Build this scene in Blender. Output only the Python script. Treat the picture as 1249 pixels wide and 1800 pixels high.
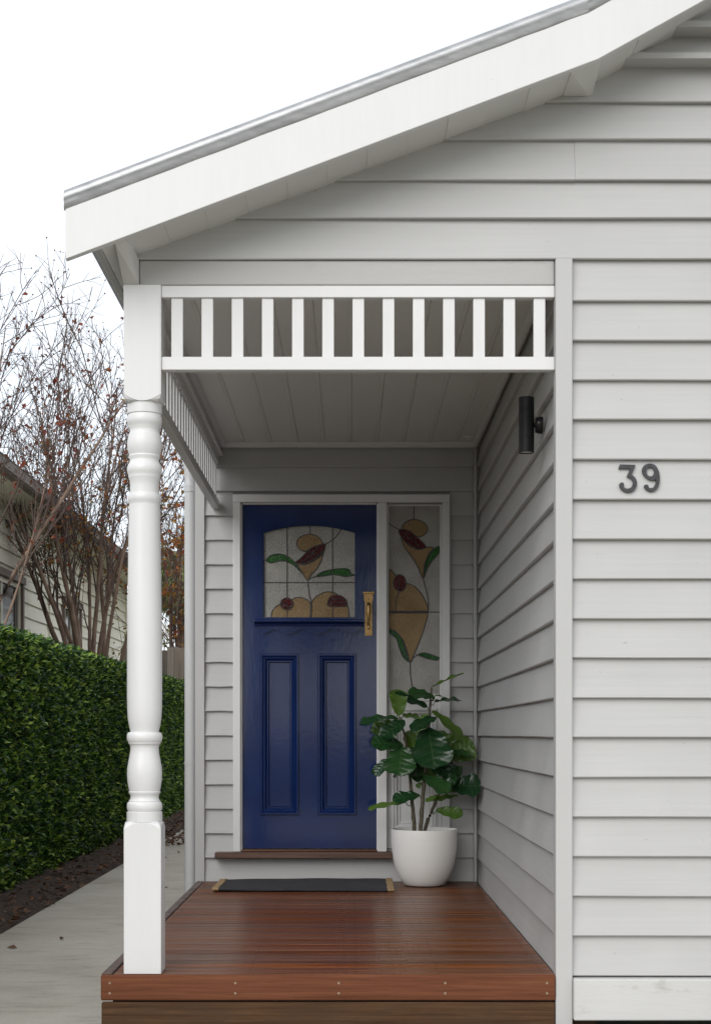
import bpy, bmesh, math, random
from mathutils import Vector, Matrix
R = math.radians
scene = bpy.context.scene
col = scene.collection
for o in list(bpy.data.objects): bpy.data.objects.remove(o)

# ------------------------------------------------------------------ camera
# The photograph is a one point perspective: level camera with a raised (shifted) lens.
F = 2700.0                    # focal length in photograph pixels
CX, CY = 616.0, 1288.0        # vanishing point in the photograph
CAMZ, CAMY = 0.877, -5.584    # deck top is z = 0, the front wall is y = 0
cam_d = bpy.data.cameras.new('camera')
cam = bpy.data.objects.new('camera', cam_d); col.objects.link(cam)
cam.location = (0, CAMY, CAMZ); cam.rotation_euler = (R(90), 0, 0)
cam_d.sensor_fit = 'VERTICAL'; cam_d.sensor_height = 36; cam_d.lens = F / 1800 * 36
cam_d.shift_x = (624.5 - CX) / 1800; cam_d.shift_y = (CY - 900) / 1800
cam_d.clip_start = 0.05; cam_d.clip_end = 2000
scene.camera = cam

# ------------------------------------------------------------------ sky, sun, exposure
world = bpy.data.worlds.new('World'); scene.world = world; world.use_nodes = True
wn, wl = world.node_tree.nodes, world.node_tree.links
wn.clear()
wout = wn.new('ShaderNodeOutputWorld')
sky = wn.new('ShaderNodeTexSky'); sky.sky_type = 'NISHITA'; sky.sun_disc = False
SUN_EL, SUN_AZ = 33, -26      # azimuth measured from straight behind the camera
sky.sun_elevation = R(SUN_EL); sky.sun_rotation = R(180 + SUN_AZ)
b1 = wn.new('ShaderNodeBackground'); b1.inputs[1].default_value = 0.02
wl.new(sky.outputs[0], b1.inputs[0])
b2 = wn.new('ShaderNodeBackground'); b2.inputs[1].default_value = 0.60   # the overcast layer
tc = wn.new('ShaderNodeTexCoord'); cn = wn.new('ShaderNodeTexNoise'); cr = wn.new('ShaderNodeValToRGB')
cn.inputs['Scale'].default_value = 2.2; cn.inputs['Detail'].default_value = 5
wl.new(tc.outputs['Generated'], cn.inputs['Vector']); wl.new(cn.outputs['Fac'], cr.inputs['Fac'])
cr.color_ramp.elements[0].position = .3; cr.color_ramp.elements[0].color = (.76, .81, .87, 1)
cr.color_ramp.elements[1].position = .65; cr.color_ramp.elements[1].color = (.95, .96, .97, 1)
wl.new(cr.outputs[0], b2.inputs[0])
add = wn.new('ShaderNodeAddShader')
wl.new(b1.outputs[0], add.inputs[0]); wl.new(b2.outputs[0], add.inputs[1]); wl.new(add.outputs[0], wout.inputs[0])
sd = bpy.data.lights.new('sun', 'SUN'); sd.energy = 1.15; sd.angle = R(50); sd.color = (1, .965, .925)
sun = bpy.data.objects.new('sun', sd); col.objects.link(sun)
sun.rotation_euler = (R(90 - SUN_EL), 0, R(SUN_AZ))
sun.location = (-4, -10, 12)
scene.view_settings.view_transform = 'Standard'; scene.view_settings.look = 'None'
scene.view_settings.gamma = 1; scene.view_settings.exposure = 0.92
scene.view_settings.use_curve_mapping = False

# ------------------------------------------------------------------ helpers
def P(x, y, D):               # photograph pixel at a distance D from the camera
    return Vector(((x - CX) * D / F, CAMY + D, CAMZ + (CY - y) * D / F))
def link(o, parent=None):
    col.objects.link(o)
    if parent is not None:
        o.parent = parent
        o.matrix_parent_inverse = parent_world[parent.name].inverted() if parent.name in parent_world else Matrix()
    return o
parent_world = {}
def tag(o, label=None, cat=None, group=None, kind=None):
    if label: o['label'] = label
    if cat: o['category'] = cat
    if group: o['group'] = group
    if kind: o['kind'] = kind
    return o
def thing(name, loc, label, cat, group=None):
    o = bpy.data.objects.new(name, None); col.objects.link(o); o.location = loc
    o.empty_display_size = .1
    parent_world[o.name] = Matrix.Translation(Vector(loc))
    return tag(o, label, cat, group)
def mesh_obj(name, verts, faces, mat, parent=None, smooth=False, uvs=None):
    me = bpy.data.meshes.new(name); me.from_pydata([tuple(v) for v in verts], [], faces); me.update()
    if mat: me.materials.append(mat)
    if smooth:
        me.polygons.foreach_set('use_smooth', [True] * len(me.polygons))
    if uvs:
        l = me.uv_layers.new(name='UVMap')
        for lp in me.loops: l.data[lp.index].uv = uvs[lp.vertex_index]
    return link(bpy.data.objects.new(name, me), parent)
def bm_obj(name, bm, mat, parent=None, smooth=False):
    me = bpy.data.meshes.new(name); bm.to_mesh(me); bm.free()
    if mat: me.materials.append(mat)
    if smooth: me.polygons.foreach_set('use_smooth', [True] * len(me.polygons))
    return link(bpy.data.objects.new(name, me), parent)
def empty_part(name, parent):           # only used for groups that have no body of their own
    o = bpy.data.objects.new(name, None); return link(o, parent)
def box_bm(x0, x1, y0, y1, z0, z1, bev=.002, seg=1):
    bm = bmesh.new()
    m = Matrix.Translation(((x0 + x1) / 2, (y0 + y1) / 2, (z0 + z1) / 2)) @ Matrix.Diagonal((abs(x1 - x0), abs(y1 - y0), abs(z1 - z0), 1))
    bmesh.ops.create_cube(bm, size=1, matrix=m)
    if bev: bmesh.ops.bevel(bm, geom=bm.edges[:], offset=bev, segments=seg, affect='EDGES', profile=.5)
    return bm
def box(name, x0, x1, y0, y1, z0, z1, mat, parent=None, bev=.002, seg=1):
    return bm_obj(name, box_bm(x0, x1, y0, y1, z0, z1, bev, seg), mat, parent)
def prism_y(name, pts, y0, y1, mat, parent=None, bev=0):     # outline in x,z extruded from y0 to y1
    bm = bmesh.new()
    a = [bm.verts.new((x, y0, z)) for x, z in pts]; b = [bm.verts.new((x, y1, z)) for x, z in pts]
    n = len(pts)
    bm.faces.new(a); bm.faces.new(b[::-1])
    for i in range(n): bm.faces.new((a[(i + 1) % n], a[i], b[i], b[(i + 1) % n]))
    bmesh.ops.recalc_face_normals(bm, faces=bm.faces[:])
    if bev: bmesh.ops.bevel(bm, geom=bm.edges[:], offset=bev, segments=1, affect='EDGES')
    return bm_obj(name, bm, mat, parent)
def prism_x(name, pts, x0, x1, mat, parent=None):           # outline in y,z extruded in x
    v = [(x0, y, z) for y, z in pts] + [(x1, y, z) for y, z in pts]; n = len(pts)
    bm = bmesh.new(); vs = [bm.verts.new(p) for p in v]
    bm.faces.new(vs[:n]); bm.faces.new(vs[n:][::-1])
    for i in range(n): bm.faces.new((vs[(i + 1) % n], vs[i], vs[n + i], vs[n + (i + 1) % n]))
    bmesh.ops.recalc_face_normals(bm, faces=bm.faces[:])
    return bm_obj(name, bm, mat, parent)
def lathe(name, prof, cx, cy, mat, parent=None, n=48, smooth=True, cap=True):   # prof: (radius, z)
    v, f = [], []
    for r, z in prof:
        for i in range(n):
            a = 2 * math.pi * i / n; v.append((cx + r * math.cos(a), cy + r * math.sin(a), z))
    for j in range(len(prof) - 1):
        for i in range(n):
            f.append((j * n + i, j * n + (i + 1) % n, (j + 1) * n + (i + 1) % n, (j + 1) * n + i))
    if cap:
        f.append(tuple(range(n))[::-1]); f.append(tuple((len(prof) - 1) * n + i for i in range(n)))
    bm = bmesh.new(); vs = [bm.verts.new(p) for p in v]
    for q in f:
        try: bm.faces.new([vs[i] for i in q])
        except ValueError: pass
    bmesh.ops.recalc_face_normals(bm, faces=bm.faces[:])
    o = bm_obj(name, bm, mat, parent, smooth)
    if smooth: o.data.set_sharp_from_angle(angle=R(38))
    return o
def tube_geo(V, Fc, pts, rads, n=5, cap=False):
    base = len(V); m = len(pts)
    for j in range(m):
        d = (pts[min(j + 1, m - 1)] - pts[max(j - 1, 0)])
        if d.length < 1e-9: d = Vector((0, 0, 1))
        d.normalize()
        ref = Vector((0, 0, 1)) if abs(d.z) < .9 else Vector((1, 0, 0))
        a = d.cross(ref).normalized(); b = d.cross(a)
        for i in range(n):
            t = 2 * math.pi * i / n; V.append(pts[j] + (a * math.cos(t) + b * math.sin(t)) * rads[j])
    for j in range(m - 1):
        for i in range(n):
            Fc.append((base + j * n + i, base + j * n + (i + 1) % n, base + (j + 1) * n + (i + 1) % n, base + (j + 1) * n + i))
    if cap:
        Fc.append(tuple(base + i for i in range(n))); Fc.append(tuple(base + (m - 1) * n + i for i in range(n))[::-1])
def catmull(pts, closed=True, sub=5):
    n = len(pts); out = []
    rng = range(n) if closed else range(n - 1)
    for i in rng:
        g = (lambda k: pts[k % n]) if closed else (lambda k: pts[min(max(k, 0), n - 1)])
        p0, p1, p2, p3 = g(i - 1), g(i), g(i + 1), g(i + 2)
        for s in range(sub):
            t = s / sub
            out.append(tuple(.5 * (2 * p1[k] + (p2[k] - p0[k]) * t + (2 * p0[k] - 5 * p1[k] + 4 * p2[k] - p3[k]) * t * t
                                   + (3 * p1[k] - p0[k] - 3 * p2[k] + p3[k]) * t ** 3) for k in range(2)))
    if not closed: out.append(tuple(pts[-1]))
    return out
def plate(name, loops, y0, y1, mat, parent=None, bev=0):   # flat plate in the x,z plane with holes, y0 = front
    bm = bmesh.new(); es = []
    for lp in loops:
        vs = [bm.verts.new((x, y0, z)) for x, z in lp]
        for i in range(len(vs)): es.append(bm.edges.new((vs[i], vs[(i + 1) % len(vs)])))
    bmesh.ops.triangle_fill(bm, edges=es, use_beauty=True, normal=(0, -1, 0))
    bmesh.ops.recalc_face_normals(bm, faces=bm.faces[:])
    fs = bm.faces[:]
    if sum(f.normal.y * f.calc_area() for f in fs) > 0: bmesh.ops.reverse_faces(bm, faces=fs)
    r = bmesh.ops.extrude_face_region(bm, geom=fs)
    nv = [g for g in r['geom'] if isinstance(g, bmesh.types.BMVert)]
    for v in nv: v.co.y = y0
    nvs = set(nv)
    for v in bm.verts:
        if v not in nvs: v.co.y = y1
    bmesh.ops.recalc_face_normals(bm, faces=bm.faces[:])
    return bm_obj(name, bm, mat, parent)

# ------------------------------------------------------------------ materials
def newmat(name):
    m = bpy.data.materials.new(name); m.use_nodes = True
    nt = m.node_tree; b = nt.nodes['Principled BSDF']
    return m, nt, b
def nd(nt, t, **kw):
    n = nt.nodes.new(t)
    for k, v in kw.items():
        if k in n.inputs: n.inputs[k].default_value = v
        else: setattr(n, k, v)
    return n
def coords(nt, scale=(1, 1, 1), rnd=False):
    t = nd(nt, 'ShaderNodeTexCoord'); mp = nd(nt, 'ShaderNodeMapping'); mp.inputs['Scale'].default_value = scale
    nt.links.new(t.outputs['Object'], mp.inputs['Vector'])
    if rnd:
        oi = nd(nt, 'ShaderNodeObjectInfo'); ml = nd(nt, 'ShaderNodeMath', operation='MULTIPLY'); ml.inputs[1].default_value = 37
        nt.links.new(oi.outputs['Random'], ml.inputs[0]); nt.links.new(ml.outputs[0], mp.inputs['Location'])
    return mp.outputs[0]
def ramp(nt, fac, stops):
    r = nd(nt, 'ShaderNodeValToRGB'); e = r.color_ramp.elements
    while len(e) < len(stops): e.new(.5)
    for k, (p, c) in enumerate(stops):
        e[k].position = p; e[k].color = (*c, 1)
    nt.links.new(fac, r.inputs['Fac']); return r.outputs[0]
def bump(nt, b, h, strength, dist=.002, prev=None):
    n = nd(nt, 'ShaderNodeBump', Strength=strength, Distance=dist); nt.links.new(h, n.inputs['Height'])
    if prev is not None: nt.links.new(prev, n.inputs['Normal'])
    nt.links.new(n.outputs[0], b.inputs['Normal']); return n.outputs[0]
def scale_c(c, k): return tuple(min(1, x * k) for x in c)

def paint(name, c, rough=.45, stretch=(3, 3, 60), bs=.25, var=.06, dirt=0, grain=0):
    m, nt, b = newmat(name); L = nt.links
    n1 = nd(nt, 'ShaderNodeTexNoise', Scale=1.0, Detail=6, Roughness=.6); L.new(coords(nt, stretch, True), n1.inputs['Vector'])
    n2 = nd(nt, 'ShaderNodeTexNoise', Scale=2.3, Detail=4); L.new(coords(nt, (1, 1, 1), True), n2.inputs['Vector'])
    base = ramp(nt, n2.outputs['Fac'], [(.3, scale_c(c, 1 - var)), (.7, scale_c(c, 1 + var * .4))])
    if dirt:
        n3 = nd(nt, 'ShaderNodeTexNoise', Scale=5, Detail=8, Roughness=.7); L.new(coords(nt, (1, 1, 2.2)), n3.inputs['Vector'])
        k = ramp(nt, n3.outputs['Fac'], [(.60, (0, 0, 0)), (.78, (dirt,) * 3)])
        mx = nd(nt, 'ShaderNodeMixRGB'); mx.inputs['Color2'].default_value = (.16, .15, .11, 1)
        L.new(k, mx.inputs['Fac']); L.new(base, mx.inputs['Color1']); base = mx.outputs[0]
    if grain:
        g = ramp(nt, n1.outputs['Fac'], [(.32, (1 - grain,) * 3), (.62, (1, 1, 1))])
        n5 = nd(nt, 'ShaderNodeTexNoise', Scale=34, Detail=2); L.new(coords(nt, (1, 1, 1.6)), n5.inputs['Vector'])
        sp = ramp(nt, n5.outputs['Fac'], [(.745, (1, 1, 1)), (.775, (.80, .79, .76))])
        for q in (g, sp):
            mg = nd(nt, 'ShaderNodeMixRGB', blend_type='MULTIPLY'); mg.inputs['Fac'].default_value = 1
            L.new(base, mg.inputs['Color1']); L.new(q, mg.inputs['Color2']); base = mg.outputs[0]
    L.new(base, b.inputs['Base Color'])
    rr = ramp(nt, n2.outputs['Fac'], [(.3, (rough - .06,) * 3), (.7, (rough + .08,) * 3)]); L.new(rr, b.inputs['Roughness'])
    bump(nt, b, n1.outputs['Fac'], bs, .0015)
    return m
WHITE = (.655, .655, .65)
GREY = (.445, .444, .436)
m_white = paint('white_paint', WHITE, .36, (45, 45, 5), .14, .035, 0, .025)
m_white_rail = paint('white_rail_paint', WHITE, .38, (3, 40, 40), .12, .02)
m_grey = paint('grey_board_paint', GREY, .46, (2.2, 2.2, 75), .4, .06, 0, .04)
m_greyv = paint('grey_trim_paint', (.45, .449, .442), .42, (60, 60, 2.5), .15, .03)
m_soffit = paint('soffit_paint', (.62, .615, .60), .5, (10, 10, 10), .2, .04)
m_ceil = paint('ceiling_paint', (.70, .685, .665), .45, (60, 2, 60), .12, .03)
m_beam = paint('rough_beam_paint', (.415, .412, .40), .5, (7, 7, 34), .9, .05, .25)
m_base = paint('weathered_white_board', (.52, .52, .505), .6, (5, 5, 45), .8, .06, .5)
m_cream = paint('cream_board_paint', (.82, .78, .64), .55, (2, 2, 40), .3, .07)
m_brown = paint('brown_trim_paint', (.16, .115, .095), .5, (3, 3, 30), .3, .1)
m_pipe = paint('pipe_paint', (.50, .505, .51), .35, (3, 3, 3), .08, .03)

def wood(name, dark, mid, light, rough=.33, axis=0, rnd=.5, bs=.25, grime=None, spec=.5):
    m, nt, b = newmat(name); L = nt.links; b.inputs['Specular IOR Level'].default_value = spec
    st = [42, 42, 42]; st[axis] = 1.3
    v = coords(nt, tuple(st), True)
    n1 = nd(nt, 'ShaderNodeTexNoise', Scale=1.6, Detail=9, Roughness=.68, Distortion=.5); L.new(v, n1.inputs['Vector'])
    c = ramp(nt, n1.outputs['Fac'], [(.28, dark), (.5, mid), (.74, light)])
    oi = nd(nt, 'ShaderNodeObjectInfo')
    hs = nd(nt, 'ShaderNodeHueSaturation')
    mr = nd(nt, 'ShaderNodeMapRange'); mr.inputs['To Min'].default_value = 1 - rnd; mr.inputs['To Max'].default_value = 1 + rnd * .7
    L.new(oi.outputs['Random'], mr.inputs['Value']); L.new(mr.outputs[0], hs.inputs['Value'])
    mh = nd(nt, 'ShaderNodeMath', operation='MULTIPLY_ADD'); mh.inputs[1].default_value = 17.31; mh.inputs[2].default_value = 0
    L.new(oi.outputs['Random'], mh.inputs[0]); fr = nd(nt, 'ShaderNodeMath', operation='FRACT'); L.new(mh.outputs[0], fr.inputs[0])
    mr2 = nd(nt, 'ShaderNodeMapRange'); mr2.inputs['To Min'].default_value = .8; mr2.inputs['To Max'].default_value = 1.1
    L.new(fr.outputs[0], mr2.inputs['Value']); L.new(mr2.outputs[0], hs.inputs['Saturation'])
    L.new(c, hs.inputs['Color']); out = hs.outputs[0]
    if grime:
        n3 = nd(nt, 'ShaderNodeTexNoise', Scale=3.5, Detail=7, Roughness=.7); L.new(coords(nt, (1, 1, 3)), n3.inputs['Vector'])
        k = ramp(nt, n3.outputs['Fac'], [(.42, (0, 0, 0)), (.68, (.8,) * 3)])
        mx = nd(nt, 'ShaderNodeMixRGB'); mx.inputs['Color2'].default_value = (*grime, 1)
        L.new(k, mx.inputs['Fac']); L.new(out, mx.inputs['Color1']); out = mx.outputs[0]
    L.new(out, b.inputs['Base Color'])
    n4 = nd(nt, 'ShaderNodeTexNoise', Scale=6, Detail=4); L.new(coords(nt, (.5, 1, 1)), n4.inputs['Vector'])
    L.new(ramp(nt, n4.outputs['Fac'], [(.3, (rough - .08,) * 3), (.7, (rough + .14,) * 3)]), b.inputs['Roughness'])
    bump(nt, b, n1.outputs['Fac'], bs, .001)
    return m
m_deck = wood('oiled_decking', (.050, .013, .0035), (.135, .039, .009), (.225, .078, .020), .30, 0, .36, spec=.22)
m_fascia = wood('oiled_fascia', (.075, .018, .003), (.13, .033, .005), (.185, .054, .010), .55, 0, .05, spec=.06)
m_lower = wood('weathered_board', (.034, .017, .009), (.075, .040, .021), (.12, .068, .037), .6, 0, .1, .5, (.055, .034, .02), spec=.12)
m_edge = wood('dark_edge_board', (.035, .018, .012), (.07, .035, .022), (.12, .06, .04), .4, 1, .1)
m_sill = wood('sill_timber', (.05, .022, .013), (.10, .045, .026), (.16, .08, .05), .4, 0, .05)
m_paling = wood('grey_paling', (.10, .085, .07), (.20, .17, .14), (.30, .26, .21), .8, 2, .4)

def flat(name, c, rough=.5, metal=0, **kw):
    m, nt, b = newmat(name)
    b.inputs['Base Color'].default_value = (*c, 1); b.inputs['Roughness'].default_value = rough; b.inputs['Metallic'].default_value = metal
    for k, v in kw.items(): b.inputs[k].default_value = v
    return m
def noisy(name, c1, c2, scale=8, rough=.5, metal=0, bs=0, bd=.002, stretch=(1, 1, 1), detail=6, spec=None, lo=.3, hi=.7):
    m, nt, b = newmat(name); L = nt.links
    n = nd(nt, 'ShaderNodeTexNoise', Scale=scale, Detail=detail, Roughness=.6); L.new(coords(nt, stretch), n.inputs['Vector'])
    L.new(ramp(nt, n.outputs['Fac'], [(lo, c1), (hi, c2)]), b.inputs['Base Color'])
    b.inputs['Roughness'].default_value = rough; b.inputs['Metallic'].default_value = metal
    if spec is not None: b.inputs['Specular IOR Level'].default_value = spec
    if bs: bump(nt, b, n.outputs['Fac'], bs, bd)
    return m
m_galv = noisy('galvanised_steel', (.26, .265, .27), (.40, .405, .41), 7, .34, .6, .12, .002, (1.5, 5, 5))
m_black = flat('black_powdercoat', (.008, .008, .009), .5, 0, **{'Specular IOR Level': .25})
m_iron = noisy('black_iron', (.018, .018, .020), (.038, .038, .042), 60, .5, .2, .4, .001)
m_dark = flat('dark_void', (.015, .014, .013), .9)  # near-black fill standing in for unlit space behind and under parts
m_nail = noisy('nail_steel', (.22, .17, .12), (.34, .27, .2), 90, .5, .6)
m_hole = flat('nail_hole', (.02, .012, .008), .8)
m_brass = noisy('aged_brass', (.30, .18, .075), (.50, .33, .14), 38, .36, .8, .1)
m_pot = noisy('white_pot', (.80, .79, .765), (.84, .83, .80), 3, .42, 0, .06, .001, (1, 1, 60))
m_stem = noisy('fig_stem', (.055, .045, .028), (.13, .11, .07), 60, .7, 0, .5)
m_soilpot = noisy('potting_soil', (.015, .011, .008), (.05, .035, .025), 80, .95, 0, .9, .01)
m_lens = flat('lamp_glass', (.55, .55, .50), .15)

# navy gloss paint with brush marks and slight orange peel
m_door, nt, b = newmat('navy_gloss_paint'); L = nt.links
n1 = nd(nt, 'ShaderNodeTexNoise', Scale=1, Detail=4); L.new(coords(nt, (95, 95, 12)), n1.inputs['Vector'])
n2 = nd(nt, 'ShaderNodeTexNoise', Scale=38, Detail=3); L.new(coords(nt), n2.inputs['Vector'])
n3 = nd(nt, 'ShaderNodeTexNoise', Scale=5, Detail=3); L.new(coords(nt), n3.inputs['Vector'])
L.new(ramp(nt, n3.outputs['Fac'], [(.3, (.0055, .0175, .080)), (.7, (.007, .022, .098))]), b.inputs['Base Color'])
b.inputs['Roughness'].default_value = .09; b.inputs['Specular IOR Level'].default_value = .52
p = bump(nt, b, n1.outputs['Fac'], .14, .0012); bump(nt, b, n2.outputs['Fac'], .10, .0015, p)

# stained glass: hammered surface
def glass(name, c1, c2, scale=150, rough=.12, bs=1.0, spec=.5):
    m, nt, b = newmat(name); L = nt.links; b.inputs['Specular IOR Level'].default_value = spec
    v = nd(nt, 'ShaderNodeTexNoise', Scale=scale, Detail=2, Distortion=.6); L.new(coords(nt), v.inputs['Vector'])
    n = nd(nt, 'ShaderNodeTexNoise', Scale=7, Detail=3); L.new(coords(nt), n.inputs['Vector'])
    L.new(ramp(nt, n.outputs['Fac'], [(.3, c1), (.7, c2)]), b.inputs['Base Color'])
    b.inputs['Roughness'].default_value = rough
    bump(nt, b, v.outputs['Fac'], bs, .0055)
    return m
m_gclear = glass('hammered_glass', (.27, .262, .238), (.36, .352, .325))
m_gamber = glass('amber_glass', (.215, .138, .058), (.275, .185, .088), spec=.35)
m_gred = glass('red_glass', (.05, .005, .007), (.085, .010, .010), 60, spec=.2)
m_ggreen = glass('green_glass', (.008, .05, .012), (.025, .12, .018), 60, spec=.25)
m_lead = flat('lead_came', (.055, .052, .055), .45, .3)
m_win = flat('dark_window_glass', (.02, .022, .025), .08)

# concrete
m_conc, nt, b = newmat('concrete'); L = nt.links
n1 = nd(nt, 'ShaderNodeTexNoise', Scale=1.4, Detail=8, Roughness=.65); L.new(coords(nt), n1.inputs['Vector'])
n2 = nd(nt, 'ShaderNodeTexNoise', Scale=1.0, Detail=8, Roughness=.75); L.new(coords(nt, (3.5, 14, 10)), n2.inputs['Vector'])
n3 = nd(nt, 'ShaderNodeTexNoise', Scale=160, Detail=3); L.new(coords(nt), n3.inputs['Vector'])
c1 = ramp(nt, n1.outputs['Fac'], [(.3, (.36, .33, .275)), (.5, (.46, .43, .37)), (.7, (.52, .49, .435))])
c2 = ramp(nt, n2.outputs['Fac'], [(.30, (.55, .53, .49)), (.47, (1, 1, 1))])
c3 = ramp(nt, n3.outputs['Fac'], [(.25, (.8, .8, .8)), (.6, (1, 1, 1))])
mx = nd(nt, 'ShaderNodeMixRGB', blend_type='MULTIPLY'); mx.inputs['Fac'].default_value = .8; L.new(c1, mx.inputs['Color1']); L.new(c2, mx.inputs['Color2'])
mx2 = nd(nt, 'ShaderNodeMixRGB', blend_type='MULTIPLY'); mx2.inputs['Fac'].default_value = 1; L.new(mx.outputs[0], mx2.inputs['Color1']); L.new(c3, mx2.inputs['Color2'])
L.new(mx2.outputs[0], b.inputs['Base Color']); b.inputs['Roughness'].default_value = .8
bump(nt, b, n3.outputs['Fac'], .3, .003)
m_soil = noisy('garden_soil', (.022, .013, .009), (.085, .055, .038), 22, .95, 0, .9, .03, detail=10)
m_ground = noisy('yard_ground', (.05, .06, .025), (.12, .11, .07), 1.5, .95, 0, .6, .03, detail=10)

def leafmat(name, cols, rough=.4, tr=.15, veins=False, vein_c=None):
    m, nt, b = newmat(name); L = nt.links
    oi = nd(nt, 'ShaderNodeAttribute', attribute_name='rnd') if not veins else None
    if veins:
        ob = nd(nt, 'ShaderNodeObjectInfo'); fac = ob.outputs['Random']
    else: fac = oi.outputs['Fac']
    k = len(cols)
    c = ramp(nt, fac, [(i / max(1, k - 1), x) for i, x in enumerate(cols)])
    if veins:
        uv = nd(nt, 'ShaderNodeTexCoord'); sx = nd(nt, 'ShaderNodeSeparateXYZ'); L.new(uv.outputs['UV'], sx.inputs[0])
        ab = nd(nt, 'ShaderNodeMath', operation='ABSOLUTE'); L.new(sx.outputs['Y'], ab.inputs[0])
        m1 = nd(nt, 'ShaderNodeMath', operation='MULTIPLY_ADD'); m1.inputs[1].default_value = -1.1
        m0 = nd(nt, 'ShaderNodeMath', operation='MULTIPLY'); m0.inputs[1].default_value = 6.0; L.new(sx.outputs['X'], m0.inputs[0])
        L.new(ab.outputs[0], m1.inputs[0]); L.new(m0.outputs[0], m1.inputs[2])
        fr = nd(nt, 'ShaderNodeMath', operation='FRACT'); L.new(m1.outputs[0], fr.inputs[0])
        sb = nd(nt, 'ShaderNodeMath', operation='SUBTRACT'); sb.inputs[1].default_value = .5; L.new(fr.outputs[0], sb.inputs[0])
        a2 = nd(nt, 'ShaderNodeMath', operation='ABSOLUTE'); L.new(sb.outputs[0], a2.inputs[0])
        lat = ramp(nt, a2.outputs[0], [(0, (.55,) * 3), (.07, (0, 0, 0))])
        mid = ramp(nt, ab.outputs[0], [(.015, (.9,) * 3), (.05, (0, 0, 0))])
        mxv = nd(nt, 'ShaderNodeMath', operation='MAXIMUM'); L.new(lat, mxv.inputs[0]); L.new(mid, mxv.inputs[1])
        mx = nd(nt, 'ShaderNodeMixRGB'); mx.inputs['Color2'].default_value = (*vein_c, 1)
        L.new(mxv.outputs[0], mx.inputs['Fac']); L.new(c, mx.inputs['Color1']); c = mx.outputs[0]
        nn = nd(nt, 'ShaderNodeTexNoise', Scale=45, Detail=3); L.new(coords(nt), nn.inputs['Vector'])
        wide = ramp(nt, a2.outputs[0], [(0, (0, 0, 0)), (.35, (1, 1, 1))])
        p = bump(nt, b, wide, .35, .004); bump(nt, b, nn.outputs['Fac'], .12, .003, p)
    L.new(c, b.inputs['Base Color']); b.inputs['Roughness'].default_value = rough
    if tr:
        t = nd(nt, 'ShaderNodeBsdfTranslucent'); L.new(c, t.inputs[0])
        ms = nd(nt, 'ShaderNodeMixShader'); ms.inputs[0].default_value = tr
        out = nt.nodes['Material Output']
        L.new(b.outputs[0], ms.inputs[1]); L.new(t.outputs[0], ms.inputs[2]); L.new(ms.outputs[0], out.inputs[0])
    return m
m_hedge = leafmat('hedge_leaf', [(.010, .034, .012), (.024, .075, .018), (.075, .17, .026), (.22, .35, .042), (.42, .55, .10)], .30, .25)  # shaded gaps and lit highlights are put into these leaf tones
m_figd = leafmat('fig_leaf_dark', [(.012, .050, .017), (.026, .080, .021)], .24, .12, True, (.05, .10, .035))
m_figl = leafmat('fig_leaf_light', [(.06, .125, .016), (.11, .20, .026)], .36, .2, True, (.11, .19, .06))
m_red = leafmat('autumn_leaf_red', [(.13, .018, .012), (.20, .035, .018), (.22, .07, .02), (.12, .045, .02)], .6, .35)
m_orange = leafmat('autumn_leaf_orange', [(.30, .05, .02), (.36, .11, .02), (.34, .21, .03), (.18, .05, .02)], .6, .35)
m_litter = leafmat('dry_leaf', [(.045, .022, .013), (.09, .038, .02), (.17, .085, .038), (.08, .026, .016)], .7, .1)
m_palm = leafmat('palm_leaf', [(.09, .14, .04), (.18, .23, .07), (.34, .35, .14)], .5, .25)
m_yel = leafmat('yellow_foliage', [(.12, .15, .03), (.25, .26, .07), (.34, .32, .12)], .6, .25)
m_bark = noisy('myrtle_bark', (.11, .07, .05), (.29, .20, .145), 14, .8, 0, .4, .004, (1, 1, .3))
m_twig = noisy('twig_bark', (.06, .041, .034), (.145, .10, .082), 9, .85)
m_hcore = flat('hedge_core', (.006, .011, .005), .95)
m_roofn = noisy('old_roof', (.06, .05, .045), (.11, .09, .08), 8, .8)
m_gutter = noisy('brown_gutter', (.13, .10, .085), (.22, .18, .155), 5, .55, 0, .1)
m_shed = flat('shed_roof', (.72, .72, .70), .5)
# mat
m_mat, nt, b = newmat('woven_charcoal_mat'); L = nt.links
w = nd(nt, 'ShaderNodeTexNoise', Scale=1, Detail=5, Roughness=.7); L.new(coords(nt, (220, 420, 200)), w.inputs['Vector'])
w2 = nd(nt, 'ShaderNodeTexNoise', Scale=1, Detail=5); L.new(coords(nt, (9, 60, 9)), w2.inputs['Vector'])
c1 = ramp(nt, w.outputs['Fac'], [(.3, (.008, .008, .011)), (.7, (.060, .060, .070))])
c2 = ramp(nt, w2.outputs['Fac'], [(.55, (0, 0, 0)), (.75, (.35,) * 3)])
mx = nd(nt, 'ShaderNodeMixRGB'); mx.inputs['Color2'].default_value = (.11, .11, .12, 1); L.new(c2, mx.inputs['Fac']); L.new(c1, mx.inputs['Color1'])
L.new(mx.outputs[0], b.inputs['Base Color']); b.inputs['Roughness'].default_value = .95; bump(nt, b, w.outputs['Fac'], 1, .004)
m_tan = noisy('jute_binding', (.24, .15, .07), (.40, .28, .15), 150, .9, 0, .8, .003)

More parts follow.
